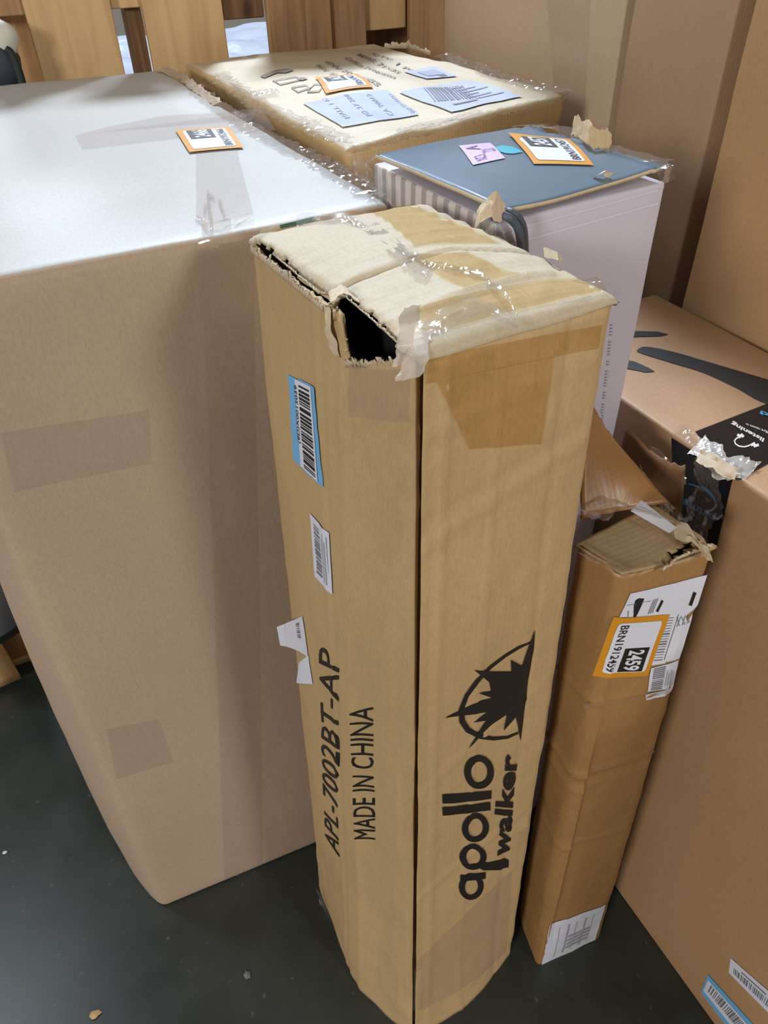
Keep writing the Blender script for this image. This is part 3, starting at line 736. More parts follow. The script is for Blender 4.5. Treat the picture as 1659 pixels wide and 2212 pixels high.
# back flap, standing up and leaning to the left
FLP = board('kraft_flap_brown', (150, 112, 70), 'Z', .07, .0018, .35, corr=.00004)
def sheet(name, parent, q, nu, nv, mat, amp, seed, thick=.004, jagtop=0, bow=0):
    V = []; Fc = []; q = [Vector(c) for c in q]; n = (q[1] - q[0]).cross(q[3] - q[0]).normalized()
    for i in range(nu + 1):
        for j in range(nv + 1):
            u, v = i / nu, j / nv; vv = v + (jagtop * N3(Vector((u * 9, seed, 0)), 1, seed) * v)
            p = lerp(lerp(q[0], q[1], u), lerp(q[3], q[2], u), vv); p += n * (amp * N3(p, 16, seed) + bow * math.sin(math.pi * u) * v); V.append(p)
    for i in range(nu):
        for j in range(nv):
            a = i * (nv + 1) + j; Fc.append((a, a + nv + 1, a + nv + 2, a + 1))
    o = link(name, V, Fc, [mat], None)
    if thick: md = o.modifiers.new('solid', 'SOLIDIFY'); md.thickness = thick; md.offset = 0
    fin(o, parent, 45); return o
bf = sheet('back_flap', SB, [q2(1255, 1120, ZS + .003) + Vector((0, .0, 0)), q2(1440, 1085, ZS + .003), on(1330, 958, 'y', .565), on(1262, 860, 'y', .565)], 16, 16, FLP, .004, 4, jagtop=.06)
sheet('side_flap', SB, [on(1330, 1010, 'y', .60), on(1470, 1150, 'y', .52), on(1480, 1010, 'y', .53), on(1352, 935, 'y', .60)], 18, 12, board('kraft_flap_dark', (118, 88, 60), 'Z', .07, .002), .006, 9, jagtop=.12, bow=.01)
ribbon('film_wrap', SB, [on(1372, 962, 'y', .59), on(1430, 985, 'y', .56), on(1482, 1040, 'y', .53)], (0, .2, 1), .012, 40, .0018, WRAP, 17, 4)
ribbon('film_wrap', SB, [q2(1250, 1110, ZS + .02), q2(1330, 1080, ZS + .03), q2(1420, 1120, ZS + .02)], (.2, -1, .3), .07, 20, .002, WRAP, 18, 8)
ribbon('film_wrap', SB, [on(1390, 1030, 'y', .53), on(1430, 1090, 'y', .52), on(1480, 1130, 'y', .50)], (.6, 0, -1), .05, 20, .004, WRAP, 19, 6)
wf = sheet('paper_tag', SB, [q2(1362, 1104, ZS + .012), q2(1445, 1152, ZS + .012), q2(1462, 1140, ZS + .03), q2(1385, 1080, ZS + .03)], 12, 3, WHITE, .001, 3, thick=0); wf['label'] = 'small white paper tag'
ribbon('strap_piece', SB, [on(1262, 1052, 'y', .55), on(1276, 1062, 'y', .55), on(1284, 1070, 'y', .55)], (.3, 0, 1), .004, 6, .0002, plain('yellow_strap', (200, 190, 40), .4), 20, 2, taper=False)['label'] = 'yellow strap end'
# labels
c5 = lambda x, y: (1220 + x / 4.879, 1200 + y / 4.879)
mb = MB(); q = [c5(580, 640), c5(850, 1160), c5(1215, 1085), c5(1493, 198)]
q = [c5(560, 700), c5(700, 395), c5(1495, 200), c5(1370, 640)]
patch(mb, SF, [c5(575, 650), c5(690, 398), c5(1495, 198), c5(1365, 610)], .0012, WHITE)
patch(mb, SF, [c5(1000, 1120), c5(1050, 600), c5(1365, 605), c5(1205, 1085)], .0012, WHITE)
patch(mb, SF, [c5(860, 1155), c5(1050, 600), c5(1100, 600), c5(1050, 1125)], .0012, WHITE)
for k in range(3): stroke(mb, SF, [c5(870 + 22 * k, 610 - 6 * k), c5(935 + 22 * k, 455 - 6 * k)], 1.6, .0018, GREY)
stroke(mb, SF, [c5(965, 585), c5(1025, 468)], 5, .0018, INK); stroke(mb, SF, [c5(1312, 518), c5(1362, 378)], 7, .0018, INK)
stroke(mb, SF, [c5(650, 520), c5(900, 470)], 1, .0018, GREY); stroke(mb, SF, [c5(660, 640), c5(665, 575)], 1.6, .0018, GREY)
stroke(mb, SF, [c5(1035, 1085), c5(1190, 610)], 1, .0018, INK)
for k in range(17):
    x = lerp(1092, 965, k / 16); y = lerp(650, 1090, k / 16); stroke(mb, SF, [c5(x - 35, y + 5), c5(x + 50, y - 5)], random.choice([1.2, 2.4, 3.4]), .0018, GREY)
for k in range(6): stroke(mb, SF, [c5(1170 + 28 * k, 740 - k * 8), c5(1210 + 22 * k - 60 * (k % 2), 640 - k * 4)], 1.4, .0018, GREY)
mb.build('shipping_label', SB)['label'] = 'white shipping label'
mb = MB(); q = [c5(862, 1420), c5(905, 1180), c5(1195, 1100), c5(1140, 1385)]
patch(mb, SF, q, .0012, WHITE)
patch(mb, SF, [c5(845, 1510), c5(832, 1445), c5(1140, 1385), c5(1120, 1425)], .0014, WHITE)
for k in range(12): patch(mb, SF, q, .0018, GREY, .05 + .078 * k, .1, .05 + .078 * k + random.choice([.02, .035, .045]), .52)
for k in range(4): patch(mb, SF, q, .0018, plain('pale_print', (160, 162, 172), .5), .15, .6 + .08 * k, .75 - .1 * (k % 2), .63 + .08 * k)
mb.build('barcode_label', SB)['label'] = 'small white barcode label'
sticker(SB, SF, [c5(525, 655), c5(300, 1278), c5(862, 1252), c5(1098, 610)], '2459', 'orange bordered white sticker', .0022)
mb = MB(); q = [(1168, 2086), (1185, 1995), (1308, 1952), (1286, 2030)]
patch(mb, SF, q, .0012, WHITE, jag=.008)
for k in range(5): patch(mb, SF, q, .0018, plain('pale_print', (160, 162, 172), .5), .12, .2 + .15 * k, .85, .215 + .15 * k + .02 * (k % 2))
for k in range(4): patch(mb, SF, q, .0018, MATS['pale_print'], .2 + .1 * k, .4, .25 + .1 * k, .8)
mb.build('paper_label', SB)['label'] = 'crumpled white paper label at the foot'

# ================================================================== HUGE BROWN BOX, RIGHT
KR_P = board('kraft_reddish', (168, 133, 98), 'Y', .05, .0010, .55, corr=.00004)
XP, ZP = .712, 1.04
PB = thing('cardboard_box', 'huge brown carton at right with black and blue tape folded over its top edge', 'box', (.86, .40, 0))
c8 = [(XP, -.30, 0), (1.005, -.30, 0), (1.005, .955, 0), (XP, .955, 0), (XP, -.30, ZP), (1.008, -.30, ZP), (1.008, .955, ZP), (XP - .002, .955, ZP)]
pbody = cube_grid(c8, (.03, .03, .03), .006, .0016, 4, 21, KR_P, 'body', PB)
BP = bvh_of(pbody); PF = Face((XP, .4, .5), (-1, 0, 0), BP); PT = Face((.86, .4, ZP), (0, 0, 1), BP)
BTAPE = plain('black_tape', (20, 21, 27), .22, 0, .0006, 30)
PBLUE = plain('print_blue', (70, 150, 195), .4); PWH = plain('print_white', (215, 210, 205), .4)
mb = MB(); patch(mb, PT, [(1502, 932), (1668, 868), (1690, 985), (1592, 1040)], .0010, BTAPE)
c4 = lambda x, y: (1340 + x / 4.423, 700 + y / 4.423)
text(mb, PT, [c4(1380, 1090), c4(1075, 925), c4(1050, 965), c4(1360, 1135)], 'listening', .0016, PWH, bold=.03)
text(mb, PT, [c4(1420, 1030), c4(1200, 950), c4(1195, 968), c4(1410, 1055)], 'More reasons to', .0016, PWH, bold=.01)
text(mb, PT, [c4(1330, 860), c4(1420, 905), c4(1410, 850), c4(1340, 830)], 'p', .0016, PBLUE, bold=.03)
hpn = [c4(*p) for p in ((1150, 1085), (1110, 1095), (1088, 1120), (1098, 1150), (1130, 1172), (1180, 1180), (1222, 1170), (1240, 1160))]
stroke(mb, PT, hpn, 3, .0016, PWH)
for a_, b2 in (((1115, 1062), (1155, 1080)), ((1150, 1055), (1175, 1085)), ((1245, 1165), (1285, 1145)), ((1270, 1175), (1320, 1160))):
    stroke(mb, PT, [c4(*a_), c4(*b2)], 6, .0016, PWH)
mb.build('printed_tape', PB)['label'] = 'black tape with white print on the top'
mb = MB(); patch(mb, PF, [(1452, 945), (1586, 1030), (1551, 1182), (1460, 1150)], .0012, BTAPE)
sw = [c4(*p) for p in ((665, 1520), (720, 1535), (765, 1555))]; stroke(mb, PF, sw, [3, 4, 4], .0018, PBLUE)
stroke(mb, PF, [c4(*p) for p in ((785, 1545), (860, 1600), (910, 1660), (945, 1735))], [7, 7, 5, 1.5], .0018, PBLUE)
text(mb, PF, [c4(945, 1800), c4(615, 1640), c4(590, 1720), c4(905, 1890)], 'prime', .0018, PBLUE, bold=.03)
mb.build('printed_tape', PB)['label'] = 'black tape with blue print on the side'
ribbon('film_wrap', PB, [q2(1505, 960, ZP + .003), q2(1560, 1005, ZP + .004), q2(1625, 1020, ZP + .003)], (1, .3, .2), .045, 40, .003, film('milky_film', (.95, .95, .96), .12, .2, .004, 50, (1, 1, 1), .45, (.78, .74, .7)), 41, 8)
ribbon('film_wrap', PB, [q2(1462, 925, ZP + .002), q2(1500, 960, ZP + .004)], (1, .2, 0), .03, 14, .0025, WRAP, 42, 6)
ribbon('torn_paper', PB, [q2(1508, 985, ZP + .006), q2(1545, 1000, ZP + .010), q2(1590, 1028, ZP + .004)], (.8, .5, .3), .022, 18, .003, PALE, 43, 4, 50)
ribbon('film_wrap', PB, [on(1530, 1000, 'x', XP - .012), on(1525, 1080, 'x', XP - .01), on(1500, 1150, 'x', XP - .012)], (0, 1, .2), .05, 24, .0025, WRAP, 46, 6)
# printed arrow swoosh on the top
mb = MB()
up_ = [(1376, 757), (1395, 750), (1450, 760), (1520, 780), (1600, 803), (1700, 832)]
dn_ = [(1700, 885), (1640, 866), (1590, 838), (1520, 806), (1450, 785), (1395, 768)]
def smooth(Q, k=5):
    out = []
    for i in range(len(Q) - 1):
        p0, p1, p2, p3 = [Vector(Q[max(0, min(len(Q) - 1, j))]) for j in (i - 1, i, i + 1, i + 2)]
        for a in range(k):
            t = a / k; v = .5 * ((2 * p1) + (p2 - p0) * t + (2 * p0 - 5 * p1 + 4 * p2 - p3) * t * t + (3 * p1 - p0 - 3 * p2 + p3) * t ** 3); out.append((v.x, v.y))
    return out + [Q[-1]]
P = smooth(up_) + smooth(dn_) + smooth([dn_[-1], (1377, 761), up_[0]])[1:-1]
poly(mb, PT, P, .0010, INK)
poly(mb, PT, [(1340, 718), (1378, 716), (1420, 717), (1444, 723), (1425, 727), (1380, 728), (1340, 731)], .0010, INK)
poly(mb, PT, [(1340, 776), (1372, 783), (1400, 796), (1414, 804), (1395, 806), (1365, 800), (1340, 795)], .0010, INK)
mb.build('printed_arrow', PB)['label'] = 'black printed curved arrow'
mb = MB(); q = [(1545, 2212), (1516, 2140), (1532, 2104), (1640, 2212)]
q = [(1515, 2143), (1605, 2260), (1660, 2245), (1531, 2105)]
patch(mb, PF, q, .0012, BLUE); patch(mb, PF, q, .0017, WHITE, .03, .2, 1, .82); bars(mb, PF, q, .0022, GREY, (.1, .38, .95, .75), 22, 5)
mb.build('barcode_label', PB)['label'] = 'blue edged barcode label'
mb = MB(); q = [(1576, 2100), (1700, 2225), (1720, 2190), (1580, 2068)]
patch(mb, PF, q, .0012, WHITE); bars(mb, PF, q, .0018, GREY, (.08, .25, .8, .6), 22, 6)
patch(mb, PF, q, .0018, GREY, .2, .72, .6, .78)
mb.build('barcode_label', PB)['label'] = 'narrow white barcode label'

# ================================================================== WHITE BOX WITH BLUE LID
WB = thing('cardboard_box', 'white carton with a loose blue-grey lid and striped side', 'box', (.57, .81, 0))
ZW = 1.352
w0, w1, w2 = on(806, 352, 'z', ZW), on(1070, 484, 'z', ZW), on(1441, 392, 'z', ZW); w3 = w0 + w2 - w1
w3 = Vector((w2.x, w0.y + .02, ZW))
low = lambda v, dx=0: Vector((v.x + dx, v.y, 0))
WF = board('white_board', (196, 192, 208), 'Z', .02, .0003, .4, fib=.1, corr=.00003)
c8 = [low(w1), low(w2, .0), low(w3, .0), low(w0), w1, w2, w3, w0]
wbody = cube_grid(c8, (.03, .03, .03), .004, .0012, 5, 31, WF, 'body', WB)
m, nt, p = newmat('striped_board'); MATS['striped'] = m; L = nt.links.new
tc = nd(nt, 'ShaderNodeTexCoord'); wv = nd(nt, 'ShaderNodeTexWave', wave_type='BANDS', bands_direction='Y'); wv.inputs['Scale'].default_value = 13
L(tc.outputs['Object'], wv.inputs['Vector']); rr = nd(nt, 'ShaderNodeValToRGB'); e = rr.color_ramp.elements
e[0].position = .35; e[0].color = (*srgb((158, 148, 144)), 1); e[1].position = .5; e[1].color = (*srgb((200, 190, 184)), 1)
L(wv.outputs['Fac'], rr.inputs[0]); L(rr.outputs[0], p.inputs['Base Color']); p.inputs['Roughness'].default_value = .5
wbody.data.materials.append(m)
for pl in wbody.data.polygons:
    if pl.normal.x < -.7: pl.material_index = 1
BW = bvh_of(wbody)
nW = Vector((w2.y - w1.y, -(w2.x - w1.x), 0)).normalized(); WFc = Face(w1, nW, BW)
mb = MB()
lid = plain('blue_grey_gloss', (98, 118, 134), .28, 0, .0008, 8)
zl = ZW + .018
l0, l1, l2, l3, l4 = on(812, 333, 'z', zl), on(1092, 452, 'z', zl), on(1434, 355, 'z', zl), on(1295, 305, 'z', zl), on(1130, 270, 'z', zl)
V = []; Fc = []; nu, nv = 36, 36
L3 = Vector((l2.x, on(1130, 270, 'z', zl).y + .0, zl))
L3 = on(1135, 270, 'z', zl); 
for i in range(nu + 1):
    for j in range(nv + 1):
        u, v = i / nu, j / nv
        p = lerp(lerp(l1, l2, u), lerp(l0, L3, u), v)
        if v > .999 or True: p = p + Vector((0, 0, 1)) * (.010 * math.sin(math.pi * u) * (1 - v) ** 2 * -.4 + .008 * math.sin(math.pi * v) * math.sin(math.pi * u) + .0012 * N3(p, 14, 2))
        if u > .93: p.z += .004 * N3(p, 60, 4)
        V.append(p)
for i in range(nu):
    for j in range(nv):
        a = i * (nv + 1) + j; Fc.append((a, a + nv + 1, a + nv + 2, a + 1))
lido = link('lid', V, Fc, [lid, PALE], None); md = lido.modifiers.new('solid', 'SOLIDIFY'); md.thickness = .0045; md.offset = -1; md.material_offset_rim = 1; md.material_offset = 1
fin(lido, WB, 50); BLd = bvh_of(lido); WL = Face((.57, .8, zl), (0, 0, 1), BLd)
lido['label'] = 'glossy blue-grey lid'
c3 = lambda x, y: (760 + x / 2.304, 230 + y / 2.304)
mb = MB(); q = [c3(602, 315), c3(760, 292), c3(685, 212), c3(530, 222)]
patch(mb, WL, q, .0012, plain('lilac_sticker', (190, 160, 205), .5)); V2 = plain('violet_ink', (110, 70, 120), .5)
text(mb, WL, [c3(620, 228), c3(640, 250), c3(575, 255), c3(562, 230)], 'A', .0018, V2, (0, 0, 1, 1), .02, fn=None)
text(mb, WL, [c3(715, 258), c3(700, 245), c3(640, 250), c3(650, 268)], '222X', .0018, V2, bold=.01)
text(mb, WL, [c3(675, 292), c3(660, 270), c3(605, 280), c3(620, 302)], 'NC3', .0018, V2, bold=.01)
so = mb.build('lilac_sticker', lido); so['label'] = 'lilac paper sticker'
mb = MB(); poly(mb, WL, [c3(*p) for p in ((712, 238), (745, 228), (800, 236), (850, 262), (800, 272), (765, 270), (735, 262))], .0010, plain('turquoise_print', (60, 170, 190), .35)); mb.build('printed_emblem', lido)['label'] = 'turquoise printed shape'
sticker(lido, WL, [(1282, 362), (1229, 306), (1097, 300), (1152, 368)], '2457', 'orange bordered white sticker', .0016, curl=lambda s, t: .006 * max(0, s + t - 1.6))
ribbon('torn_paper', WB, [on(1238, 272, 'z', zl + .006), on(1275, 288, 'z', zl + .02), on(1318, 312, 'z', zl + .006)], (.3, .3, 1), .022, 16, .002, board('torn_flap', (178, 158, 122), 'Z', .08), 51, 3, 50)
ribbon('torn_paper', WB, [on(1030, 470, 'z', zl - .01), on(1065, 440, 'z', zl + .012), on(1090, 458, 'z', zl)], (.3, .2, 1), .022, 12, .003, PALE, 52, 4, 50)
ribbon('torn_paper', WB, [on(1285, 384, 'z', zl), on(1305, 372, 'z', zl + .004), on(1320, 380, 'z', zl)], (.3, -.6, .5), .010, 8, .0015, PALE, 53, 3, 50)
ribbon('film_wrap', lido, [on(1130, 272, 'z', zl + .003), on(1200, 276, 'z', zl + .003), on(1290, 312, 'z', zl + .003), on(1432, 350, 'z', zl + .003)], (1, -.3, 0), .03, 70, .0018, WRAP, 54, 6)
ribbon('film_wrap', lido, [on(800, 350, 'z', zl - .004), on(812, 332, 'z', zl)], (1, .2, .5), .02, 10, .002, WRAP, 55, 4)
ribbon('film_wrap', lido, [on(1400, 350, 'z', zl), on(1438, 365, 'z', zl - .002), on(1440, 395, 'z', ZW)], (.6, -.5, .4), .016, 16, .002, WRAP, 56, 4)
for y0_, y1_ in ((530, 432), (500, 404)):
    mb = MB(); patch(mb, WFc, [(1078, y0_), (1437, y1_), (1437, y1_ + 5), (1078, y0_ + 6)], .0012, plain('pale_ridge', (214, 210, 224), .4)); mb.build('pressed_ridge', WB)
mb = MB()
text(mb, WFc, [(1301, 905), (1323, 700), (1318, 700), (1296, 905)], 'ullll lll llllll ll lllll llll', .0012, plain('pale_text', (150, 148, 165), .5))
mb.build('printed_text', WB)['label'] = 'faint vertical line of small print'
CORD = plain('grey_cord', (78, 88, 100), .5, 0, .001, 200)
yc = w1.y - .012
tube('carry_cord', WB, [on(1068, 468, 'y', yc + .02), on(1090, 466, 'y', yc - .01), on(1112, 482, 'y', yc - .012), on(1122, 505, 'y', yc - .01), on(1126, 545, 'y', yc)], .0042, CORD)
tube('carry_cord', WB, [on(1080, 458, 'y', yc + .02), on(1102, 458, 'y', yc - .004), on(1122, 474, 'y', yc - .006), on(1131, 500, 'y', yc - .004), on(1134, 545, 'y', yc + .004)], .0042, CORD)

# ================================================================== FILM-WRAPPED BOX AT THE BACK
ZB = 1.32
KR_B = board('kraft_back', (186, 158, 112), 'Z', .08, .002, .5, stain=.12)
BB = thing('cardboard_box', 'film-wrapped carton with faded black print and pale shipping labels on top', 'box', (.74, 1.6, 0))
b0, b1, b2_, b3 = on(745, 322, 'z', ZB), on(1225, 205, 'z', ZB), on(900, 100, 'z', ZB), on(432, 160, 'z', ZB)
print('back box', b0, b1, b2_, b3)
b2_ = Vector((b1.x, 2.08, ZB)); b3 = Vector((b0.x, 2.08, ZB))
def defB(p, u, t, q, n):
    if q > .9:
        p = p + Vector((0, 0, .006 * math.sin(math.pi * u) * math.sin(math.pi * t) + .0035 * N3(p, 12, 7)))
    for zc in (ZB - .045,):
        if abs(n.z) < .6: p = p - n * .007 * math.exp(-((p.z - zc) / .006) ** 2)
    return p
bbody = cube_grid([low(b0), low(b1), low(b2_), low(b3), b0, b1, b2_, b3], (.02, .02, .012), .012, .004, 6, 41, KR_B, 'body', BB, deform=defB)
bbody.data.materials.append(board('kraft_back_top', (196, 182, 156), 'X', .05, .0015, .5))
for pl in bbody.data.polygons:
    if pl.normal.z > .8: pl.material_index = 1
BBv = bvh_of(bbody); BTp = Face((.74, 1.6, ZB), (0, 0, 1), BBv)
FAD = plain('faded_ink', (118, 104, 92), .6)
for t_, p0, p1 in (('NW  18.5 KGS', (760, 190), (682, 150)), ('GW 20.4 KGS', (815, 196), (700, 140)), ('Carton Dimension', (850, 182), (742, 130)), ('MEAS: 71X35', (858, 166), (770, 122)), ('QTY: 1 PCS', (905, 170), (800, 118))):
    mb = MB(); a, b = Vector(p1), Vector(p0); up = Vector((10, -3.5))
    text(mb, BTp, [tuple(a), tuple(b), tuple(b + up), tuple(a + up)], t_, .002, FAD, bold=.01); mb.build('printed_text', BB)['label'] = 'faded black print'
for pts in ([(562, 170), (596, 160), (622, 158), (636, 161), (618, 166), (600, 165), (572, 174)], [(640, 180), (652, 174), (666, 177), (654, 183)]):
    mb = MB(); poly(mb, BTp, pts, .002, FAD); mb.build('printed_arrow', BB)
for pts in ([(590, 184), (640, 173), (655, 180), (606, 192), (590, 184)], [(630, 197), (660, 192), (672, 199), (644, 206), (630, 197)], [(664, 206), (680, 191), (702, 194), (690, 205), (664, 206)]):
    mb = MB(); stroke(mb, BTp, pts, 1.8, .002, FAD); mb.build('printed_symbol', BB)
LBL = plain('label_bluish', (196, 206, 226), .3)
mb = MB(); q = [(740, 278), (655, 228), (845, 203), (955, 245)]
q = [(740, 278), (905, 252), (836, 202), (655, 230)]
patch(mb, BTp, q, .0022, LBL); FB = plain('label_faint', (148, 150, 172), .5)
for k, s in enumerate(('SHIP TO US4267', 'CA 90012', 'PO 37 288', 'MALL 1 12')):
    text(mb, BTp, q, s, .003, FB, (.82 - .17 * k, .12, .88 - .17 * k, .9)) if 0 else text(mb, BTp, [(910 - 48 * k - 8, 248 + 4 * k), (848 - 48 * k, 208 + 4 * k), (838 - 48 * k, 209 + 4 * k), (898 - 48 * k - 8, 250 + 4 * k)], s, .003, FB, bold=.01)
mb.build('paper_label', BB)['label'] = 'large pale blue-white label'
mb = MB(); q = [(975, 246), (1130, 212), (1015, 180), (862, 205)]
patch(mb, BTp, q, .0024, LBL); q_ = [(940, 225), (1035, 216), (1000, 192), (915, 199)]
for k in range(14):
    s = k / 14; patch(mb, BTp, q_, .0034, GREY, s, 0, s + random.choice([.02, .03, .045]), 1)
patch(mb, BTp, q, .0034, GREY, .18, .18, .5, .23); 
for k in range(6): patch(mb, BTp, q, .0034, FB, .55, .25 + .1 * k, .93 - .1 * (k % 3), .28 + .1 * k)
mb.build('shipping_label', BB)['label'] = 'pale shipping label with barcode'
mb = MB(); q = [(922, 180), (988, 168), (938, 150), (872, 160)]
patch(mb, BTp, q, .0024, LBL); patch(mb, BTp, q, .0032, FB, .25, .25, .8, .75); patch(mb, BTp, q, .0034, GREY, .55, .1, .75, .22)
mb.build('paper_label', BB)['label'] = 'small pale label'
sticker(BB, BTp, [(807, 201), (772, 166), (681, 174), (705, 212)], '2463', 'orange bordered white sticker', .0034)
up = Vector((0, 0, .006))
ribbon('film_wrap', BB, [on(470, 165, 'z', ZB) + up, on(500, 190, 'z', ZB) + up, on(560, 235, 'z', ZB) + up, on(650, 275, 'z', ZB) + up, b0 + up + Vector((.01, .02, 0))], (1, 0, .1), .04, 120, .003, WRAP, 61, 6)
ribbon('film_wrap', BB, [on(950, 125, 'z', ZB) + up, on(1030, 152, 'z', ZB) + up, on(1120, 185, 'z', ZB) + up, on(1215, 208, 'z', ZB) + up], (1, 0, .1), .04, 110, .003, WRAP, 62, 6)
ribbon('film_wrap', BB, [b0 + Vector((0, -.003, -.004)), lerp(b0, b1, .5) + Vector((0, -.003, -.002)), b1 + Vector((0, -.003, -.004))], (0, -.6, 1), .02, 100, .002, WRAP, 63, 5)
ribbon('film_wrap', BB, [on(500, 190, 'z', ZB) + up, on(540, 205, 'z', ZB + .01), on(600, 195, 'z', ZB + .01)], (.2, 1, 0), .05, 30, .003, WRAP, 64, 5)
ribbon('film_wrap', BB, [on(860, 285, 'z', ZB + .01), on(960, 262, 'z', ZB + .01), on(1040, 240, 'z', ZB + .008)], (.2, 1, 0), .03, 30, .002, WRAP, 65, 5)
torn('torn_edge', BB, [on(830, 100, 'z', ZB), on(880, 100, 'z', ZB), on(930, 115, 'z', ZB)], (0, 0, 1), .012, PALE, 66, 40)

# ================================================================== TALL BOXES ALONG THE RIGHT
def tall(loc, label, x0, y0, x1, y1, z, mat, seed, extra=None):
    t = thing('cardboard_box', label, 'box', loc, None)
    o = cube_grid([(x0, y0, 0), (x1, y0, 0), (x1, y1, 0), (x0, y1, 0), (x0, y0, z), (x1, y0, z), (x1, y1, z), (x0, y1, z)], (.05, .05, .05), .006, .003, 3, seed, mat, 'body', t, deform=extra)
    return t, o
KA = board('kraft_tall_a', (182, 158, 132), 'Z', .04, .0012); KB = board('kraft_tall_b', (164, 136, 108), 'Z', .04, .0012); KC = board('kraft_tall_c', (172, 138, 98), 'Z', .05, .0014)
TA, oA = tall((1.35, 1.6, 0), 'tall pale brown carton beside the film-wrapped one, nearest the wooden pallets', 1.105, 1.264, 1.6, 1.925, 2.15, KA, 51)
TB, oB = tall((1.35, 1.08, 0), 'tall grey-brown carton standing between the two other tall ones', 1.10, 1.003, 1.55, 1.238, 1.78, KB, 52)
TC, oC = tall((1.27, .3, 0), 'tall golden-brown carton rising behind the huge one with the black arrow', 1.022, -.25, 1.5, .905, 1.9, KC, 53)
FA = Face((1.105, 1.6, 1.3), (-1, 0, 0), bvh_of(oA)); mb = MB(); patch(mb, FA, [(1180, 0), (1275, 0), (1262, 300), (1205, 300)], .001, CLEAR); mb.build('tape', TA, 40)


# ================================================================== PALLETS STANDING AT THE BACK
WD = wood('pine', (196, 165, 120), (180, 146, 102)); WD2 = wood('pine_rough', (166, 132, 94), (136, 102, 70)); WDd = wood('pine_dark', (120, 88, 58), (90, 64, 44))
YP = 2.16
xp = lambda px, py=70: on(px, py, 'y', YP).x
P1 = thing('wooden_pallet', 'upright pale pallet behind the large bright-topped carton', 'pallet', (.3, 2.2, 0), 'upright wooden pallets')
for a, b, m in ((66, 252, WD), (318, 488, WD)):
    boxpart('board', P1, xp(a), YP, .02, xp(b), YP + .02, 2.04, m)
boxpart('board', P1, xp(-260), YP, .02, xp(-90), YP + .02, 2.04, WD)
boxpart('cross_rail', P1, xp(-260), YP + .021, 1.425, xp(254), YP + .045, 1.56, WD2)
boxpart('back_board', P1, xp(-40), YP + .09, .02, xp(80), YP + .11, 1.95, WD2)
boxpart('back_board', P1, xp(286), YP + .05, .02, xp(322), YP + .10, 1.95, WDd)
boxpart('cross_rail', P1, xp(254), YP + .021, 1.425, xp(490), YP + .045, 1.56, WD)
boxpart('cross_rail', P1, xp(-260), YP + .021, .3, xp(490), YP + .045, .42, WD2)
P2 = thing('wooden_pallet', 'upright darker knotted pallet behind the film-wrapped carton', 'pallet', (.95, 2.2, 0), 'upright wooden pallets')
for a, b, m, dy in ((582, 718, WD2, 0), (720, 796, WD2, .012), (888, 975, WD2, .004)):
    boxpart('board', P2, xp(a), YP + dy, .02, xp(b), YP + .022 + dy, 1.95, m)
boxpart('block', P2, xp(797), YP + .03, 1.335, xp(888), YP + .1, 1.47, WD); 
boxpart('cross_rail', P2, xp(495), YP + .03, 1.385, xp(583), YP + .05, 1.6, WDd)
boxpart('back_board', P2, xp(770), YP + .13, .02, xp(980), YP + .15, 1.95, WDd)
boxpart('cross_rail', P2, xp(583), YP + .023, .3, xp(975), YP + .045, .42, WD2)
FOIL = plain('silver_plastic', (190, 196, 210), .22, .25, .006, 9)
zf, zk = on(540, 150, 'y', 2.40).z, on(540, 55, 'y', 3.0).z
FO = thing('wrapped_bundle', 'silver-white plastic wrapped bundle seen through the pallet gaps', 'bundle', (.75, 2.7, 0))
def defF(p, u, t, q, n): return p + Vector((0, 0, .02 * N3(p, 7, 3) + .01 * N3(p, 19, 4))) * q
cube_grid([(.3, 2.40, 0), (1.0, 2.40, 0), (1.1, 3.0, 0), (.25, 3.0, 0), (.3, 2.40, zf), (1.0, 2.40, zf), (1.1, 3.0, zk), (.25, 3.0, zk)], (.03, .03, .05), .01, .012, 6, 77, FOIL, 'plastic_cover', FO, deform=defF)
# small green-and-white bag hanging at far left
BG = thing('hanging_bag', 'dark blue and white bag with dark strap in front of the pallet at far left', 'bag', (.0, 2.1, 1.33))
def blob(name, parent, c, r, mat, seed, amp=.2):
    bm = bmesh.new(); bmesh.ops.create_uvsphere(bm, u_segments=20, v_segments=14, radius=1)
    for v in bm.verts:
        k = 1 + amp * N3(v.co, 1.6, seed); v.co = Vector((v.co.x * r[0], v.co.y * r[1], v.co.z * r[2])) * k + Vector(c)
    me = bpy.data.meshes.new(name); bm.to_mesh(me); bm.free(); me.materials.append(mat); o = bpy.data.objects.new(name, me); COL.objects.link(o); fin(o, parent, 60); return o
yb = 2.10
BG.location = (0, 2.1, ZL)
blob('pale_top', BG, on(-8, 85, 'y', yb), (.045, .03, .042), plain('bag_pale', (205, 205, 195), .6), 3)
blob('bag_body', BG, on(-5, 148, 'y', yb), (.05, .035, .07), plain('bag_navy', (38, 50, 66), .6), 5)
blob('pale_side', BG, on(14, 158, 'y', yb + .02), (.03, .02, .045), plain('bag_sage', (150, 165, 150), .6), 6)
tube('strap', BG, [on(10, 105, 'y', yb - .02), on(24, 118, 'y', yb - .02), on(38, 150, 'y', yb - .02), on(48, 182, 'y', yb - .02)], .010, plain('bag_dark', (26, 38, 34), .6))

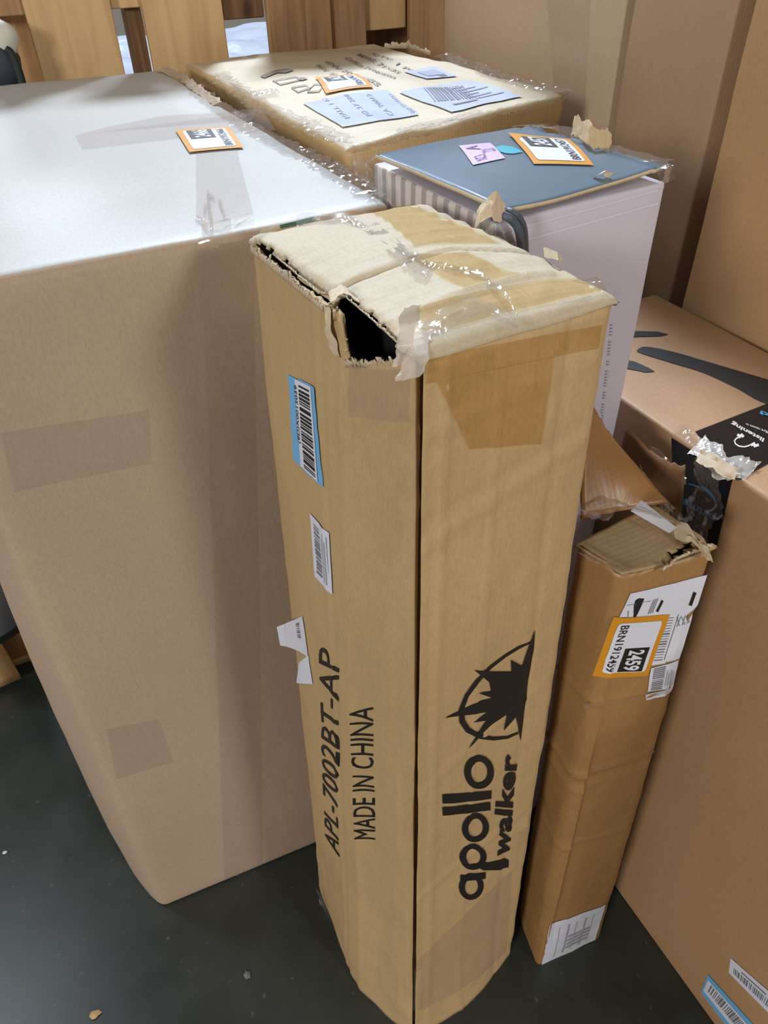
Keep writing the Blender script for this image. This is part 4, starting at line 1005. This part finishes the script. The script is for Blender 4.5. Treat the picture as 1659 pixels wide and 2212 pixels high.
# ================================================================== LOW PALLET AND BUCKET, FAR LEFT
LP = thing('wooden_pallet', 'pallet lying on the floor beyond the left side of the large carton', 'pallet', (-.62, 1.95, 0))
WH = wood('pine_h', (186, 158, 116), (140, 110, 76), 'X')
for k in range(6): boxpart('deck_board', LP, -1.05, 1.66 + .13 * k, .105, -.31, 1.765 + .13 * k, .125, WH)
for k in range(3): boxpart('stringer', LP, -1.05 + .335 * k, 1.65, .02, -.985 + .335 * k, 2.45, .104, WD2)
boxpart('base_board', LP, -1.05, 1.64, 0, -.31, 1.74, .02, WH)
plk = sheet('wooden_plank', None, [on(45, 1462, 'z', .012) + Vector((-.5, -.06, 0)), on(45, 1462, 'z', .012), on(0, 1385, 'z', .125), on(0, 1385, 'z', .125) + Vector((-.5, -.06, 0))], 6, 6, WD, 0, 1, thick=.02)
tag(plk, 'loose pale plank leaning on the low pallet', 'plank')
bkt = thing('bucket', 'grey plastic bucket standing on the low pallet', 'bucket', tuple(on(-22, 1338, 'z', .126)))
def lathe(name, parent, c, prof, mat, n=36):
    V = []; Fc = []
    for r_, z in prof:
        for k in range(n): a = 2 * math.pi * k / n; V.append(Vector((c[0] + r_ * math.cos(a), c[1] + r_ * math.sin(a), c[2] + z)))
    for i in range(len(prof) - 1):
        for k in range(n): a = i * n + k; b = i * n + (k + 1) % n; Fc.append((a, b, b + n, a + n))
    return link(name, V, Fc, [mat], parent, None, 50)
BKM = plain('bucket_grey', (128, 138, 150), .4)
bc = tuple(on(-22, 1338, 'z', .126))
lathe('bucket_body', bkt, bc, [(0, 0), (.10, 0), (.105, .004), (.125, .24), (.125, .245), (.118, .245), (.1, .01), (0, .01)], BKM)
lathe('rim', bkt, bc, [(.12, .22), (.132, .222), (.132, .245), (.122, .248)], BKM)
lathe('base_band', bkt, bc, [(.1, .0), (.109, .0), (.110, .02), (.104, .022)], plain('bucket_dark', (28, 32, 36), .5))
# dark-brown carton behind the bucket
t, o = tall((-.66, 2.35, 0), 'brown carton behind the grey bucket', -1.1, 2.52, -.30, 2.9, .6, KC, 71)

# floor litter
def chip(name, px, py, r, mat, label, cat, seed):
    c = on(px, py, 'z', 0); bm = bmesh.new(); bmesh.ops.create_icosphere(bm, subdivisions=2, radius=1)
    for v in bm.verts:
        k = 1 + .5 * N3(v.co, 1.8, seed); v.co = Vector((v.co.x * r[0] * k, v.co.y * r[1] * k, (v.co.z + 1) * r[2])) + c
    me = bpy.data.meshes.new(name); bm.to_mesh(me); bm.free(); me.materials.append(mat); o = bpy.data.objects.new(name, me); COL.objects.link(o); tag(o, label, cat); return o
chip('wood_chip', 206, 2192, (.010, .007, .003), WD, 'tan wood chip on the floor at the bottom left', 'debris', 1)
chip('paper_scrap', 11, 1842, (.005, .004, .002), WHITE, 'white paper scrap on the floor at the left edge', 'debris', 2)
chip('plastic_scrap', 534, 2107, (.006, .008, .002), plain('scrap_grey', (110, 118, 116), .3), 'grey plastic scrap on the floor left of the torn carton', 'debris', 3)
